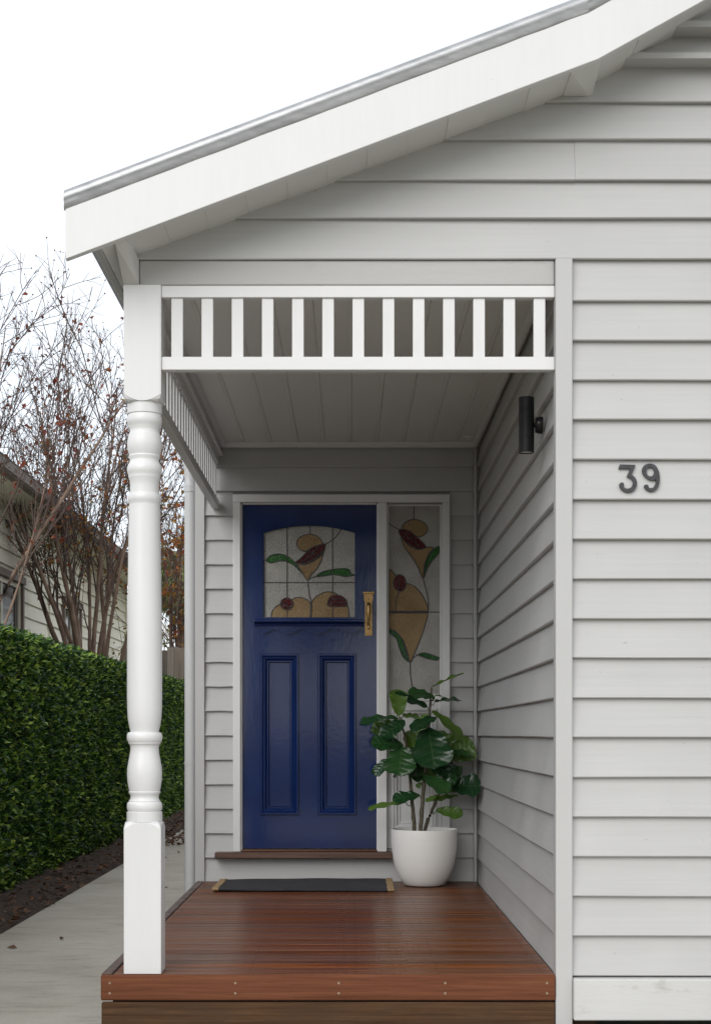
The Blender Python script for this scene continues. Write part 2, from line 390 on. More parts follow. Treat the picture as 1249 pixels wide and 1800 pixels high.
# ------------------------------------------------------------------ ground
GZ = -.22
rng = random.Random(5)
v, f = [], []
v = [(-300, -300, GZ - .06), (300, -300, GZ - .06), (300, 300, GZ - .06), (-300, 300, GZ - .06)]
tag(mesh_obj('ground', v, [(0, 1, 2, 3)], m_ground), 'bare yard ground around the two houses', kind='structure')
PX0 = -1.909
tag(box('concrete_path', PX0, -.925, -9, 26, GZ - .1, GZ, m_conc, None, .006), 'pale grey concrete path running along the side of the house', kind='structure')
tag(box('added_bounce_apron', -.921, 3.2, -9, -.12, GZ - .1, GZ - .001, m_conc, None, .006), 'unseen concrete paving added in front of the timber deck for bounce light', kind='structure')  # out of view, added to bounce light towards the porch
# garden bed, a lumpy mound between path and hedge
nx, ny = 14, 300
v = []
from mathutils import noise as mn
for j in range(ny + 1):
    y = -3 + 27 * j / ny
    for i in range(nx + 1):
        t = i / nx; x = PX0 + .004 - t * .95
        h = GZ - .025 + .085 * min(1, t * 2.2) ** .8 + (.035 * mn.noise((x * 5, y * 5, 1)) + .025 * mn.noise((x * 16, y * 16, 4))) * min(1, t * 6)
        v.append((x, y, h))
f = [(j * (nx + 1) + i, (j + 1) * (nx + 1) + i, (j + 1) * (nx + 1) + i + 1, j * (nx + 1) + i + 1) for j in range(ny) for i in range(nx)]
tag(mesh_obj('garden_bed', v, f, m_soil, None, True), 'dark soil bed mounded along the foot of the hedge', kind='structure')

# ------------------------------------------------------------------ leaf scatter helper
def scatter(name, items, mat, parent=None, kind='stuff', shape='leaf'):
    """items: (pos, axis, normal, length, width, rnd); each leaf is a folded 6-vertex blade"""
    V, Fc, rn = [], [], []
    for pos, ax, nm, ln, wd, r in items:
        ax = ax.normalized(); s = ax.cross(nm)
        if s.length < 1e-4: s = ax.orthogonal()
        s.normalize(); n = s.cross(ax).normalized(); b0 = len(V)
        up = wd * .22
        V += [pos, pos + ax * ln * .42 + s * wd * .5 + n * up, pos + ax * ln * .5, pos + ax * ln * .42 - s * wd * .5 + n * up, pos + ax * ln - n * ln * .08]
        Fc += [(b0, b0 + 1, b0 + 2), (b0, b0 + 2, b0 + 3), (b0 + 1, b0 + 4, b0 + 2), (b0 + 2, b0 + 4, b0 + 3)]
        rn += [r] * 5
    me = bpy.data.meshes.new(name); me.from_pydata([tuple(p) for p in V], [], Fc)
    a = me.attributes.new('rnd', 'FLOAT', 'POINT'); a.data.foreach_set('value', rn)
    me.materials.append(mat)
    o = link(bpy.data.objects.new(name, me), parent)
    if kind: o['kind'] = kind
    return o
def rv(r, s=1): return Vector((r.gauss(0, s), r.gauss(0, s), r.gauss(0, s)))

# ------------------------------------------------------------------ the house
house = thing('house', (1.0, 1.7, GZ), 'grey weatherboard cottage with white porch trim and blue front door', 'house')
FX0, FX1 = .8045, 3.2          # front wall right of the corner trim
SX = .7465                     # porch side wall
BY = CAMY + 9.075              # entry wall (3.491)
CEIL = 2.591
Z0, PITCH = -.008, .1445
def zk(k): return Z0 + PITCH * k
def zs(x): return 2.903 + .376 * x if x < .861 else 3.2267 + .555 * (x - .861)   # underside of the eave
def board(parent, a0, a1, k0, k1, origin, along, out, a0t=None, a1t=None, rs=0, mat=m_grey, step=.022, nseg=None, lap=.012):
    """lapped weatherboard between heights k0 and k1; a0..a1 along the wall (a0t,a1t at the top for raked ends)"""
    r = random.Random(rs); a0t = a0 if a0t is None else a0t; a1t = a1 if a1t is None else a1t
    n = nseg or max(2, int(abs(a1 - a0) / .22)); V, Fc = [], []
    ph = r.random() * 9
    for i in range(n + 1):
        t = i / n
        wz = .0011 * math.sin(ph + t * 5.1) + r.uniform(-.0006, .0006); wo = .0012 * math.sin(ph * 2 + t * 3.3)
        sec = [(0 + wo - .0025, k0 + wz), (0 + wo, k0 + wz + .0035), (-step * .5 + wo * .6, (k0 + k1) / 2), (-step, k1 + lap), (-step - .008, k1 + lap), (-.0195, k0 + wz)]
        for o_, z_ in sec:
            q = (z_ - k0) / (k1 - k0); A = a0 + (a0t - a0) * q; B = a1 + (a1t - a1) * q
            p = origin + along * (A + (B - A) * t) + out * o_; V.append((p.x, p.y, z_))
    m = 6
    for i in range(n):
        for j in range(m): Fc.append((i * m + j, i * m + (j + 1) % m, (i + 1) * m + (j + 1) % m, (i + 1) * m + j))
    Fc.append(tuple(range(m))); Fc.append(tuple(n * m + i for i in range(m))[::-1])
    o = mesh_obj('weatherboard', V, Fc, mat, parent)
    bm = bmesh.new(); bm.from_mesh(o.data); bmesh.ops.recalc_face_normals(bm, faces=bm.faces[:]); bm.to_mesh(o.data); bm.free()
    return o
XA, YA = Vector((1, 0, 0)), Vector((0, 1, 0))
# front wall: sheathing follows the rake, boards in front of it
fw = prism_y('front_wall', [(.80, -.16), (3.2, -.16), (3.2, 4.55), (zs and 3.0, zs(3.0) + .1), (.861, zs(.861) + .02), (-.79, zs(-.79) + .02), (-.79, 2.60), (.80, 2.60)], .034, .10, m_greyv, house)
for k in range(0, 18):
    board(fw, FX0, FX1, zk(k), zk(k + 1), Vector((0, 0, 0)), XA, -YA, rs=k)
def xs_at(z):                   # where the eave underside meets height z
    if z < zs(.861): return (z - 2.903) / .376
    return .861 + (z - 3.2267) / .555
gz = [2.600, 2.749, 2.887, 3.034, 3.172, 3.302]
for i in range(5):
    x0 = max(-.79, xs_at(gz[i]) + .0); x1 = max(-.79, xs_at(gz[i + 1]))
    if i in (2,):
        xm = (1010 - CX) * .002068
        board(fw, x0 - .02, xm, gz[i], gz[i + 1], Vector((0, 0, 0)), XA, -YA, a0t=x1 - .02, rs=40 + i)
        board(fw, xm + .0008, FX1, gz[i], gz[i + 1], Vector((0, -.0012, 0)), XA, -YA, rs=50 + i)
    else:
        board(fw, x0 - .02, FX1, gz[i], gz[i + 1], Vector((0, 0, 0)), XA, -YA, a0t=x1 - .02, rs=40 + i)
# stepped mouldings and boards of the gable head
z = 3.302
prism_x('gable_moulding', [(-.062, z), (.03, z), (.03, z + .028), (-.055, z + .028), (-.062, z + .02)], xs_at(z) - .03, FX1, m_grey, fw)
board(fw, xs_at(z + .028) - .02, FX1, z + .0285, z + .094, Vector((0, -.035, 0)), XA, -YA, rs=60, a0t=xs_at(z + .094) - .02)
prism_x('gable_moulding', [(-.105, z + .094), (.03, z + .094), (.03, z + .122), (-.098, z + .122), (-.105, z + .114)], xs_at(z + .094) - .02, FX1, m_grey, fw)
zz = z + .1225; i = 0
while zz < 4.5:
    board(fw, xs_at(zz) - .03, FX1, zz, zz + .14, Vector((0, -.07, 0)), XA, -YA, a0t=xs_at(zz + .14) - .03, rs=70 + i, lap=.01); zz += .14; i += 1
# corner trim, rough beam over the porch, base board, stump
box('corner_trim', .7425, .804, -.014, .050, -.26, 2.5985, m_greyv, house, .003)
box('porch_beam', -.769, .7415, .012, .11, 2.5075, 2.5985, m_beam, house, .004)
box('base_board', .805, 3.2, -.040, .032, -.163, -.0135, m_base, house, .004)
box('stump', .812, .90, .06, .15, GZ - .05, -.10, m_lower, house, .004)
box('subfloor_dark_backing', .80, 3.2, .6, .63, GZ - .05, .0, m_dark, house, 0)  # dark sheet standing in for the shade under the floor
# porch side wall
sw = box('porch_side_wall', SX + .036, SX + .09, .101, BY + .05, -.2, CEIL + .05, m_greyv, house, 0)
for k in range(0, 18):
    top = min(zk(k + 1), CEIL + .02)
    board(sw, .0505, BY - .002, zk(k), top, Vector((SX, 0, 0)), YA, -XA, rs=100 + k)
# entry wall
ew = plate('entry_wall', [[(-.90, -.2), (.80, -.2), (.80, CEIL + .08), (-.90, CEIL + .08)], [(-.66, .19), (.55, .19), (.55, 2.24), (-.66, 2.24)]], BY + .036, BY + .08, m_greyv, house)
DXL, DXR, DTOP = -.692, .585, 2.282
SILLZ = .1745
for k in range(0, 18):
    z0, z1 = zk(k), zk(k + 1)
    o_ = Vector((0, BY, 0))
    if k == 0: board(ew, -.860, SX - .0225, z0, z1, o_, XA, -YA, rs=200)
    elif z0 > DTOP - .02: board(ew, -.860, SX - .0225, z0, z1, o_, XA, -YA, rs=200 + k)
    else:
        board(ew, -.860, DXL - .0008, z0, z1, o_, XA, -YA, rs=200 + k)
        board(ew, DXR + .0008, SX - .0225, z0, z1, o_, XA, -YA, rs=230 + k)
box('corner_bead', SX - .0215, SX - .003, BY - .020, BY - .0025, -.002, CEIL - .03, m_greyv, house, .003)
box('corner_trim', -.917, -.8605, BY - .014, BY + .05, -.3, 2.66, m_greyv, house, .003)
# outer side wall of the house behind the porch
ow = box('outer_side_wall', -.895, -.84, BY + .081, 11.5, -.2, 2.70, m_greyv, house, 0)
for k in range(0, 18):
    board(ow, BY + .051, 11.5, zk(k), zk(k + 1), Vector((-.905, 0, 0)), YA, -XA, rs=300 + k, nseg=6)
box('outer_base_board', -.91, -.86, BY + .052, 11.5, GZ - .02, -.012, m_greyv, house, .002)
# ceiling of separate lining boards with a chamfered joint, and its cornice
ce = box('ceiling', -.80, SX + .03, .112, BY + .03, CEIL + .016, CEIL + .05, m_dark, house, 0)
gx = [-.80] + [.632 - .1565 * k for k in range(8, -1, -1)] + [SX + .02]
for a, b_ in zip(gx[:-1], gx[1:]):
    bm = bmesh.new(); c = .0045
    pts = [(a + .0004, CEIL + .0145), (a + .0004, CEIL + c), (a + c, CEIL), (b_ - .020, CEIL), (b_ - .017, CEIL + .0025), (b_ - .013, CEIL + .0025), (b_ - .010, CEIL), (b_ - c, CEIL), (b_ - .0004, CEIL + c), (b_ - .0004, CEIL + .0145)]
    q = [bm.verts.new((x, .1125, z)) for x, z in pts]; w_ = [bm.verts.new((x, BY + .0, z)) for x, z in pts]; n = len(pts)
    for i in range(n): bm.faces.new((q[i], q[(i + 1) % n], w_[(i + 1) % n], w_[i]))
    bm.faces.new(q); bm.faces.new(w_[::-1]); bmesh.ops.recalc_face_normals(bm, faces=bm.faces[:])
    bm_obj('ceiling_board', bm, m_ceil, ce)
prism_x('cornice', [(BY - .002, CEIL - .0005), (BY - .002, CEIL - .030), (BY - .012, CEIL - .030), (BY - .032, CEIL - .012), (BY - .032, CEIL - .0005)], -.764, SX - .003, m_white, house)
def cornice_y(x, s): return prism_y('cornice', [(x, CEIL - .0005), (x + s * .028, CEIL - .0005), (x + s * .028, CEIL - .012), (x + s * .012, CEIL - .030), (x, CEIL - .030)], .111, BY - .033, m_white, house)
cornice_y(SX - .003, -1); cornice_y(-.7655, 1)
# side beam above the side fretwork
box('side_beam', -.835, -.766, .137, BY - .016, 2.5075, CEIL + .06, m_soffit, house, .003)
box('beam_bead', -.7655, -.752, .137, BY - .023, 2.508, 2.525, m_soffit, house, .002)
# turned porch post
PXc, PYc, PH = -.757, .068, .068
S = .0020926
def zp(y): return CAMZ + (CY - y) * S
prof_px = [(30.3, 711), (30.3, 728.5), (28.5, 729.5), (30.2, 734), (30.6, 740), (30, 746), (27.6, 749.5), (27.4, 751.5), (25.9, 755), (25.7, 760), (26.8, 763.5), (27.6, 764),
           (29, 770), (30.3, 778), (30.3, 784), (29.2, 793), (26.8, 800.5), (27.4, 801.5), (27.4, 804), (25.6, 808), (25.6, 811), (27, 815.5), (28.8, 817.5), (30.4, 822.5), (30.6, 827),
           (30, 832), (27.6, 836.5), (27.8, 838), (27.4, 841), (25.6, 846), (25.1, 856), (25.4, 868), (27.8, 869.5), (29.2, 873.5), (29.4, 877.5), (28.8, 882), (27, 886), (26.9, 888),
           (27.3, 900), (28.4, 960), (29.4, 1030), (30.3, 1110), (30.8, 1180), (30.8, 1225), (30.3, 1248), (29.2, 1264), (27.3, 1276), (25.0, 1285), (24.9, 1287), (28.6, 1287.6), (30.6, 1290.5),
           (31.2, 1295.5), (30.6, 1301), (28.6, 1304.4), (28.2, 1305), (28.2, 1307), (26.0, 1309), (24.7, 1315), (25.6, 1324), (28, 1337), (30, 1348), (30.7, 1359), (30.2, 1371), (28.8, 1381), (26.8, 1390.5),
           (27.7, 1391.5), (27.7, 1393.5), (25.2, 1397), (24.6, 1401), (25.4, 1405), (27.4, 1407), (27.4, 1409), (29.6, 1410.5), (30.8, 1414), (31, 1418.5), (30.4, 1423), (28.6, 1426), (31.2, 1427), (31.3, 1443.5)]
post = lathe('porch_post', [(r * S, zp(y)) for r, y in prof_px], PXc, PYc, m_white, house, 64)
def square_block(name, zflat, sgn, zend, parent):
    """square length whose end is turned on the lathe: rounded tongues on every face"""
    n = 20; V, Fc = [], []; per = []
    h = PH; c = .004
    for s in range(4):
        for i in range(n):
            t = -1 + 2 * (i + .0) / n
            x, y = t * h, -h
            if abs(t) > 1 - 1e-6: x = t * (h - c * .5)
            a = s * math.pi / 2; per.append((x * math.cos(a) - y * math.sin(a), x * math.sin(a) + y * math.cos(a)))
    m = len(per)
    def zc(x, y):
        rho = math.hypot(x, y); q = (rho - h) / (h * (math.sqrt(2) - 1))
        return zflat - sgn * .027 * max(0, (rho * rho - h * h) / (h * h))
    rows = [[(x, y, zend) for x, y in per], [(x, y, zc(x, y)) for x, y in per]]
    for kx in (.93, .8, .6): rows.append([(x * kx, y * kx, zflat + sgn * (.001 + .002 * (1 - kx)) if kx < .93 else (zc(x, y) * .35 + zflat * .65 + sgn * .001)) for x, y in per])
    for rw in rows:
        for x, y, z in rw: V.append((PXc + x, PYc + y, z))
    for j in range(len(rows) - 1):
        for i in range(m): Fc.append((j * m + i, j * m + (i + 1) % m, (j + 1) * m + (i + 1) % m, (j + 1) * m + i))
    Fc.append(tuple(range(m))); Fc.append(tuple((len(rows) - 1) * m + i for i in range(m)))
    bm = bmesh.new(); vs = [bm.verts.new(p) for p in V]
    for q in Fc: bm.faces.new([vs[i] for i in q])
    bmesh.ops.recalc_face_normals(bm, faces=bm.faces[:])
    return bm_obj(name, bm, m_white, parent)
square_block('square_head', zp(710.5), -1, 2.506, post)
square_block('square_foot', zp(1444), 1, .0005, post)
# front fretwork
fr = box('fretwork', -.6888, .742, .012, .052, 2.463, 2.506, m_white_rail, house, .002)
box('bottom_rail', -.6888, .742, .012, .054, 2.199, 2.247, m_white_rail, fr, .002)
for i in range(13):
    xc = (312 + 52.9 * i - CX) * .00208
    box('slat', xc - .0212, xc + .0212, .020, .042, 2.2475, 2.4625, m_white, fr, .0015)
# side fretwork
fx = -.796
sf = box('side_fretwork', fx - .019, fx + .019, .1365, BY - .004, 2.463, 2.506, m_white_rail, house, .002)
box('bottom_rail', fx - .020, fx + .020, .1365, BY - .004, 2.199, 2.247, m_white_rail, sf, .002)
n = 28
for i in range(n):
    yc = BY - .085 - i * .1165
    if yc < .16: break
    box('slat', fx - .010, fx + .010, yc - .021, yc + .021, 2.2475, 2.4625, m_white, sf, .0015)
# eave: lining boards, barge board, capping, roof sheets
YB = -.204
XE = -.873
so = empty_part('eave_soffit', house)
def soffit_piece(name, xa, xb, ya, yb, off=.0, mat=m_soffit, th=.014, parent=so):
    V = [(xa, ya, zs(xa) + off), (xb, ya, zs(xb) + off), (xb, yb, zs(xb) + off), (xa, yb, zs(xa) + off)]
    V += [(x, y, z_ + th) for x, y, z_ in V]
    Fc = [(0, 3, 2, 1), (4, 5, 6, 7), (0, 1, 5, 4), (1, 2, 6, 5), (2, 3, 7, 6), (3, 0, 4, 7)]
    return mesh_obj(name, V, Fc, mat, parent)
xa = XE; k = 0
jx = [XE] + [(p_ - CX) * 5.45 / F for p_ in (292, 362, 433, 504, 574, 645, 716, 786, 857, 928)] + [.79]
for a, b_ in zip(jx[:-1], jx[1:]):
    soffit_piece('soffit_board', a + .0003, b_ - .0003, YB + .002, .033, .003 + .0016 * (k % 2)); k += 1
xa = .861
while xa < 2.95:
    soffit_piece('soffit_board', xa + .0003, xa + .1497, YB + .002, .033, .003 + .0016 * (k % 2)); xa += .15; k += 1
soffit_piece('side_soffit', XE, -.8355, .034, 11.5, .003)
# block under the eave where the roof pitch changes
V = [(.772, YB + .003, zs(.772) - .002), (.877, YB + .003, zs(.877) - .003), (.877, .0335, 3.1925), (.772, .0335, 3.1925)]
V += [(.772, YB + .003, 3.25), (.877, YB + .003, 3.262), (.877, .0335, 3.262), (.772, .0335, 3.25)]
mesh_obj('soffit_block', V, [(0, 3, 2, 1), (4, 5, 6, 7), (0, 1, 5, 4), (1, 2, 6, 5), (2, 3, 7, 6), (3, 0, 4, 7)], m_soffit, house)
BT = .183
XL = -.992
bx = .861; up_n = BT * math.cos(math.atan(.376)); BT2 = up_n / math.cos(math.atan(.555))
topbreak = bx - .5 * BT * (math.tan((math.atan(.555) + math.atan(.376)) / 2)) * 1.0
zt = lambda x: zs(x) + BT if x < topbreak else None
XRIDGE = 3.0
tb = (topbreak, zs(topbreak) + BT)
barge_pts = [(XL, zs(XL) - .004), (bx, zs(bx) - .004), (XRIDGE, zs(XRIDGE) - .004), (XRIDGE, tb[1] + .555 * (XRIDGE - tb[0])), tb, (XL, zs(XL) + BT)]
prism_y('barge_board', barge_pts, YB - .032, YB, m_white, house, .002)
box('eave_fascia', XE - .024, XE - .0005, YB + .001, 11.5, zs(XE) - .006, zs(XE) + .16, m_greyv, house, .002)
# raking bracket from the post head to the barge board
V = [(-.8242, .001, 2.5066), (-.770, .001, 2.5066), (-.770, .001, 2.60), (-.8242, .001, 2.58)]
xa_, xb_ = (203 - CX) * 5.39 / F, (221 - CX) * 5.39 / F
V2 = [(xa_, YB + .001, zs(xa_) - .001), (xb_, YB + .001, zs(xb_) - .001), (xb_, YB + .001, zs(xb_) + .03), (xa_, YB + .001, zs(xa_) + .03)]
V3 = [(-.8242, .09, 2.5066), (-.770, .09, 2.5066), (-.770, .09, 2.60), (-.8242, .09, 2.58)]
V = V2 + V + V3
Fc = [(0, 1, 2, 3), (11, 10, 9, 8)] + [(j + i, j + 4 + i, j + 4 + (i + 1) % 4, j + (i + 1) % 4) for j in (0, 4) for i in range(4)]
mesh_obj('rake_bracket', V, Fc, m_soffit, house)
# roof sheets and the galvanised roll capping
sl = math.atan(.376)
V = [(XL + .002, YB - .012, zs(XL + .002) + BT + .004), tuple((tb[0], YB - .02, tb[1] + .004)), (XRIDGE, YB - .02, tb[1] + .555 * (XRIDGE - tb[0]) + .004)]
V = V + [(x, 11.6, z_) for x, y, z_ in V]; V = V + [(x, y, z_ + .03) for x, y, z_ in V]
Fc = [(0, 3, 4, 1), (1, 4, 5, 2), (6, 7, 10, 9), (7, 8, 11, 10), (0, 1, 7, 6), (1, 2, 8, 7), (3, 9, 10, 4), (4, 10, 11, 5), (0, 6, 9, 3), (2, 5, 11, 8)]
roof = mesh_obj('roof', V, Fc, m_galv, house)
V = [(XRIDGE + .002, YB - .02, tb[1] + .555 * (XRIDGE - tb[0]) + .004), (XRIDGE + 4.2, YB - .02, tb[1] + .555 * (XRIDGE - tb[0]) - 2.3)]
V = V + [(x, 11.6, z_) for x, y, z_ in V]; V = V + [(x, y, z_ + .03) for x, y, z_ in V]
mesh_obj('roof_sheet', V, [(0, 2, 3, 1), (4, 5, 7, 6), (0, 1, 5, 4), (2, 6, 7, 3), (0, 4, 6, 2), (1, 3, 7, 5)], m_galv, roof)
def capping(x0, z0, x1, z1, r, name='roll_capping'):
    d = Vector((x1 - x0, 0, z1 - z0)); ln = d.length; d.normalize(); up = Vector((0, 0, 1 / max(.5, d.x)))
    c0 = Vector((x0, YB - .012, z0))
    # section in (y, up): flange under, then a round roll
    sec = [(-.018, -.010), (-.024, .000)]
    for i in range(13):
        a = R(215 - i * 21); sec.append((.002 + r * math.cos(a), .033 + r * math.sin(a)))
    sec += [(.06, .004), (.06, .001), (-.012, .001)]
    n = len(sec); V, Fc = [], []
    N = 24; rr_ = random.Random(int(x0 * 1000))
    for j in range(N + 1):
        w_ = rr_.uniform(-.0012, .0012)
        for i, (y, u) in enumerate(sec): V.append(c0 + d * (ln * j / N) + Vector((0, y, 0)) + up * (u + (w_ if i < 3 else 0)))
    for j in range(N):
        for i in range(n): Fc.append((j * n + i, j * n + (i + 1) % n, (j + 1) * n + (i + 1) % n, (j + 1) * n + i))
    Fc.append(tuple(range(n))[::-1]); Fc.append(tuple(N * n + i for i in range(n)))
    bm = bmesh.new(); vs = [bm.verts.new(p) for p in V]
    for q in Fc: bm.faces.new([vs[i] for i in q])
    bmesh.ops.recalc_face_normals(bm, faces=bm.faces[:])
    o = bm_obj(name, bm, m_galv, roof, True); o.data.set_sharp_from_angle(angle=R(50)); return o
capping(XL - .005, zs(XL - .005) + BT - .006, tb[0] + .01, tb[1] - .002, .030)
capping(tb[0] + .006, tb[1] - .0045, XRIDGE, tb[1] + .555 * (XRIDGE - tb[0]) - .006, .031)
# gutter end / barge end is a plain vertical cut (built in the outline above)

# ------------------------------------------------------------------ door, sidelight and frame
s2 = .003361
def EX(px): return (px - CX) * s2
def EZ(py): return CAMZ + (CY - py) * s2
frm = empty_part('door_frame', house)
YF = BY - .026
for (x0, x1, nm) in ((410, 423.2, 'jamb'), (664, 679.5, 'mullion'), (776, 790, 'jamb')):
    box(nm, EX(x0), EX(x1), YF, BY + .09, SILLZ + .001, EZ(884) - .0005, m_white, frm, .003)
box('head', EX(410), EX(790), YF - .001, BY + .09, EZ(884), EZ(870), m_white, frm, .003)
for (x0, x1, nm) in ((421.5, 426.0, 'stop'), (661.6, 665.8, 'stop')):
    box(nm, EX(x0), EX(x1), YF + .018, BY + .088, SILLZ + .002, EZ(886) , m_white, frm, .002)
box('stop', EX(426.1), EX(661.5), YF + .018, BY + .087, EZ(887), EZ(884.2), m_white, frm, .002)
box('door_sill', EX(379), EX(690), BY - .062, BY + .08, SILLZ - .036, SILLZ, m_sill, frm, .004)
box('threshold', EX(424), EX(663.5), BY - .008, BY + .081, SILLZ + .0005, SILLZ + .013, m_sill, frm, .003)
# door leaf: frame of stiles and rails round the openings
YD = BY + .012                # front of the leaf
def arch(x0, x1, ys, yc, n=14):       # px points along an arched head from right to left
    out = []
    for i in range(n + 1):
        t = i / n; x = x1 + (x0 - x1) * t; out.append((EX(x), EZ(ys + (yc - ys) * (1 - (2 * t - 1) ** 2))))
    return out
gl = [(EX(461), EZ(1087)), (EX(626), EZ(1087))] + arch(461, 626, 934, 921)
def rect(x0, x1, y0, y1): return [(EX(x0), EZ(y1)), (EX(x1), EZ(y1)), (EX(x1), EZ(y0)), (EX(x0), EZ(y0))]
panels = [rect(461, 521, 1152, 1429), rect(562, 622, 1152, 1429)]
door = plate('door', [rect(424.0, 663.6, 885.5, 1491.5), gl] + panels, YD, YD + .042, m_door, house)
def moulding(rectpx, parent, mat, yoff, name='panel_moulding'):
    """picture-frame bolection moulding swept round a rectangle; profile is (inset px, y)"""
    x0, x1, y0, y1 = rectpx
    prof = [(-3.6, 0), (-3.6, -.008), (-2.2, -.0115), (-.4, -.0115), (1.0, -.007), (1.8, -.002), (3.2, -.005), (5.0, -.003), (7.2, .008), (8.6, .011), (9.4, .008), (10.8, .008), (12.4, .018), (12.6, .024)]
    V, Fc = [], []
    for ins, y in prof:
        for (x, z) in ((x0 + ins, y0 + ins), (x1 - ins, y0 + ins), (x1 - ins, y1 - ins), (x0 + ins, y1 - ins)): V.append((EX(x), yoff + y, EZ(z)))
    for j in range(len(prof) - 1):
        for i in range(4): Fc.append((j * 4 + i, j * 4 + (i + 1) % 4, (j + 1) * 4 + (i + 1) % 4, (j + 1) * 4 + i))
    bm = bmesh.new(); vs = [bm.verts.new(p) for p in V]
    for q in Fc: bm.faces.new([vs[i] for i in q])
    fn = bm.faces[:]; bmesh.ops.recalc_face_normals(bm, faces=fn)
    bm.normal_update()
    if sum(f_.normal.y for f_ in bm.faces) > 0: bmesh.ops.reverse_faces(bm, faces=bm.faces[:])
    return bm_obj(name, bm, mat, parent)
for x0, x1 in ((460.6, 521.4), (561.6, 622.4)):
    moulding((x0, x1, 1152.4, 1429.4), door, m_door, YD)
    box('panel', EX(x0 + 10), EX(x1 - 10), YD + .020, YD + .032, EZ(1421), EZ(1161), m_door, door, .001)
# dropped shelf and scalloped apron
prism_x('shelf', [(YD - .048, EZ(1093)), (YD - .048, EZ(1090.5)), (YD - .042, EZ(1089)), (YD - .001, EZ(1088)), (YD - .001, EZ(1101)), (YD - .016, EZ(1101)), (YD - .022, EZ(1097)), (YD - .036, EZ(1095))], EX(447), EX(639), m_door, door)
sc = [(452, 1100), (636, 1100), (634, 1106), (628, 1109), (624, 1113), (616, 1114), (606, 1110), (594, 1106), (580, 1106), (568, 1112), (556, 1115), (546, 1112), (536, 1107), (526, 1106), (516, 1112), (506, 1115.5), (496, 1113), (484, 1107), (474, 1109), (464, 1114), (458, 1110)]
plate('apron', [[(EX(x), EZ(y)) for x, y in sc[:2]] + [(EX(x), EZ(y)) for x, y in catmull(sc[2:], False, 3)]], YD - .013, YD - .0005, m_door, door)
# glazing bead round the glass
gb = [(EX(x), EZ(y)) for x, y in ((463.4, 1084.6), (623.6, 1084.6))] + arch(463.4, 623.6, 936, 923.4)
plate('glazing_bead', [gl, gb], YD + .006, YD + .020, m_door, door)
def ZG(x, y): return (EX(440 + x / 3.469), EZ(900 + y / 3.469))       # zoomed glass drawing to wall plane
YG = YD + .022
plate('glass', [gl], YG, YG + .005, m_gclear, door)
def glass_piece(pts, mat, parent, name='glass_piece', y=YG, closed=True, came=True):
    c = [ZG(*p) for p in catmull(pts, True, 4)]
    plate(name, [c], y - .0022, y - .0002, mat, parent)
    if came: lead(pts + [pts[0]], parent, y, True)
leads = {}; lead_no = [0]
def lead(pts, parent, y=YG, closed=False, w=.0052):
    q = catmull(pts[:-1], True, 4) if closed else catmull(pts, False, 6)
    if closed: q = q + [q[0]]
    lead_no[0] += 1; y -= .00003 * (lead_no[0] % 40)
    P3 = [Vector((ZG(*p)[0], y - .003, ZG(*p)[1])) for p in q]
    leads.setdefault(parent.name, (parent, [], []))
    _, V, Fc = leads[parent.name]
    base = len(V); m = len(P3)
    for j in range(m):
        d = (P3[min(j + 1, m - 1)] - P3[max(j - 1, 0)])
        if closed and j in (0, m - 1): d = P3[1] - P3[m - 2]
        d.normalize(); s_ = Vector((-d.z, 0, d.x)) * w * .5
        V += [P3[j] - s_, P3[j] - s_ * .5 + Vector((0, -.0017, 0)), P3[j] + s_ * .5 + Vector((0, -.0017, 0)), P3[j] + s_]
    for j in range(m - 1):
        for i in range(3): Fc.append((base + j * 4 + i, base + j * 4 + i + 1, base + (j + 1) * 4 + i + 1, base + (j + 1) * 4 + i))
def straight(p, q, parent): lead([p, ((p[0] + q[0]) / 2, (p[1] + q[1]) / 2), q], parent)
A, RD, GN = m_gamber, m_gred, m_ggreen
glass_piece([(362, 132), (400, 141), (427, 166), (440, 192), (395, 204), (362, 222), (330, 236), (297, 220), (281, 190), (290, 160), (325, 138)], A, door)
glass_piece([(284, 312), (315, 318), (350, 312), (388, 292), (422, 270), (443, 240), (440, 262), (425, 305), (400, 345), (368, 380), (347, 411), (322, 378)], A, door)
glass_piece([(275, 303), (310, 275), (345, 237), (375, 213), (415, 199), (455, 193), (447, 232), (421, 263), (387, 284), (342, 306), (306, 309)], RD, door)
glass_piece([(95, 290), (120, 263), (165, 252), (210, 259), (250, 285), (285, 325), (312, 369), (270, 326), (225, 301), (180, 293), (150, 302), (118, 306)], GN, door)
glass_piece([(400, 389), (440, 361), (500, 347), (560, 341), (600, 347), (612, 371), (636, 381), (605, 387), (575, 391), (545, 384), (500, 379), (440, 387)], GN, door)
glass_piece([(123, 640), (130, 605), (160, 570), (200, 552), (245, 533), (290, 517), (330, 525), (360, 548), (366, 580), (362, 640), (360, 649), (350, 651), (240, 651), (134, 651), (124, 649)], A, door)
glass_piece([(370, 640), (373, 580), (375, 545), (397, 515), (440, 490), (480, 483), (520, 495), (560, 530), (590, 570), (599, 610), (599, 640), (596, 649), (586, 651), (480, 651), (382, 651), (372, 649)], A, door)
def ell(cx, cy, rx, ry, n=10): return [(cx + rx * math.cos(2 * math.pi * i / n), cy + ry * math.sin(2 * math.pi * i / n)) for i in range(n)]
glass_piece(ell(220, 557, 38, 36), RD, door, y=YG - .003)
glass_piece([(470, 550), (482, 520), (512, 505), (555, 511), (584, 537), (582, 570), (530, 573), (475, 570)], RD, door, y=YG - .003)
for p_, q_ in (((222, 92), (222, 520)), ((222, 592), (222, 650)), ((362, 84), (362, 132)), ((500, 92), (500, 505)), ((500, 572), (500, 650)), ((77, 427), (643, 427))): straight(p_, q_, door)
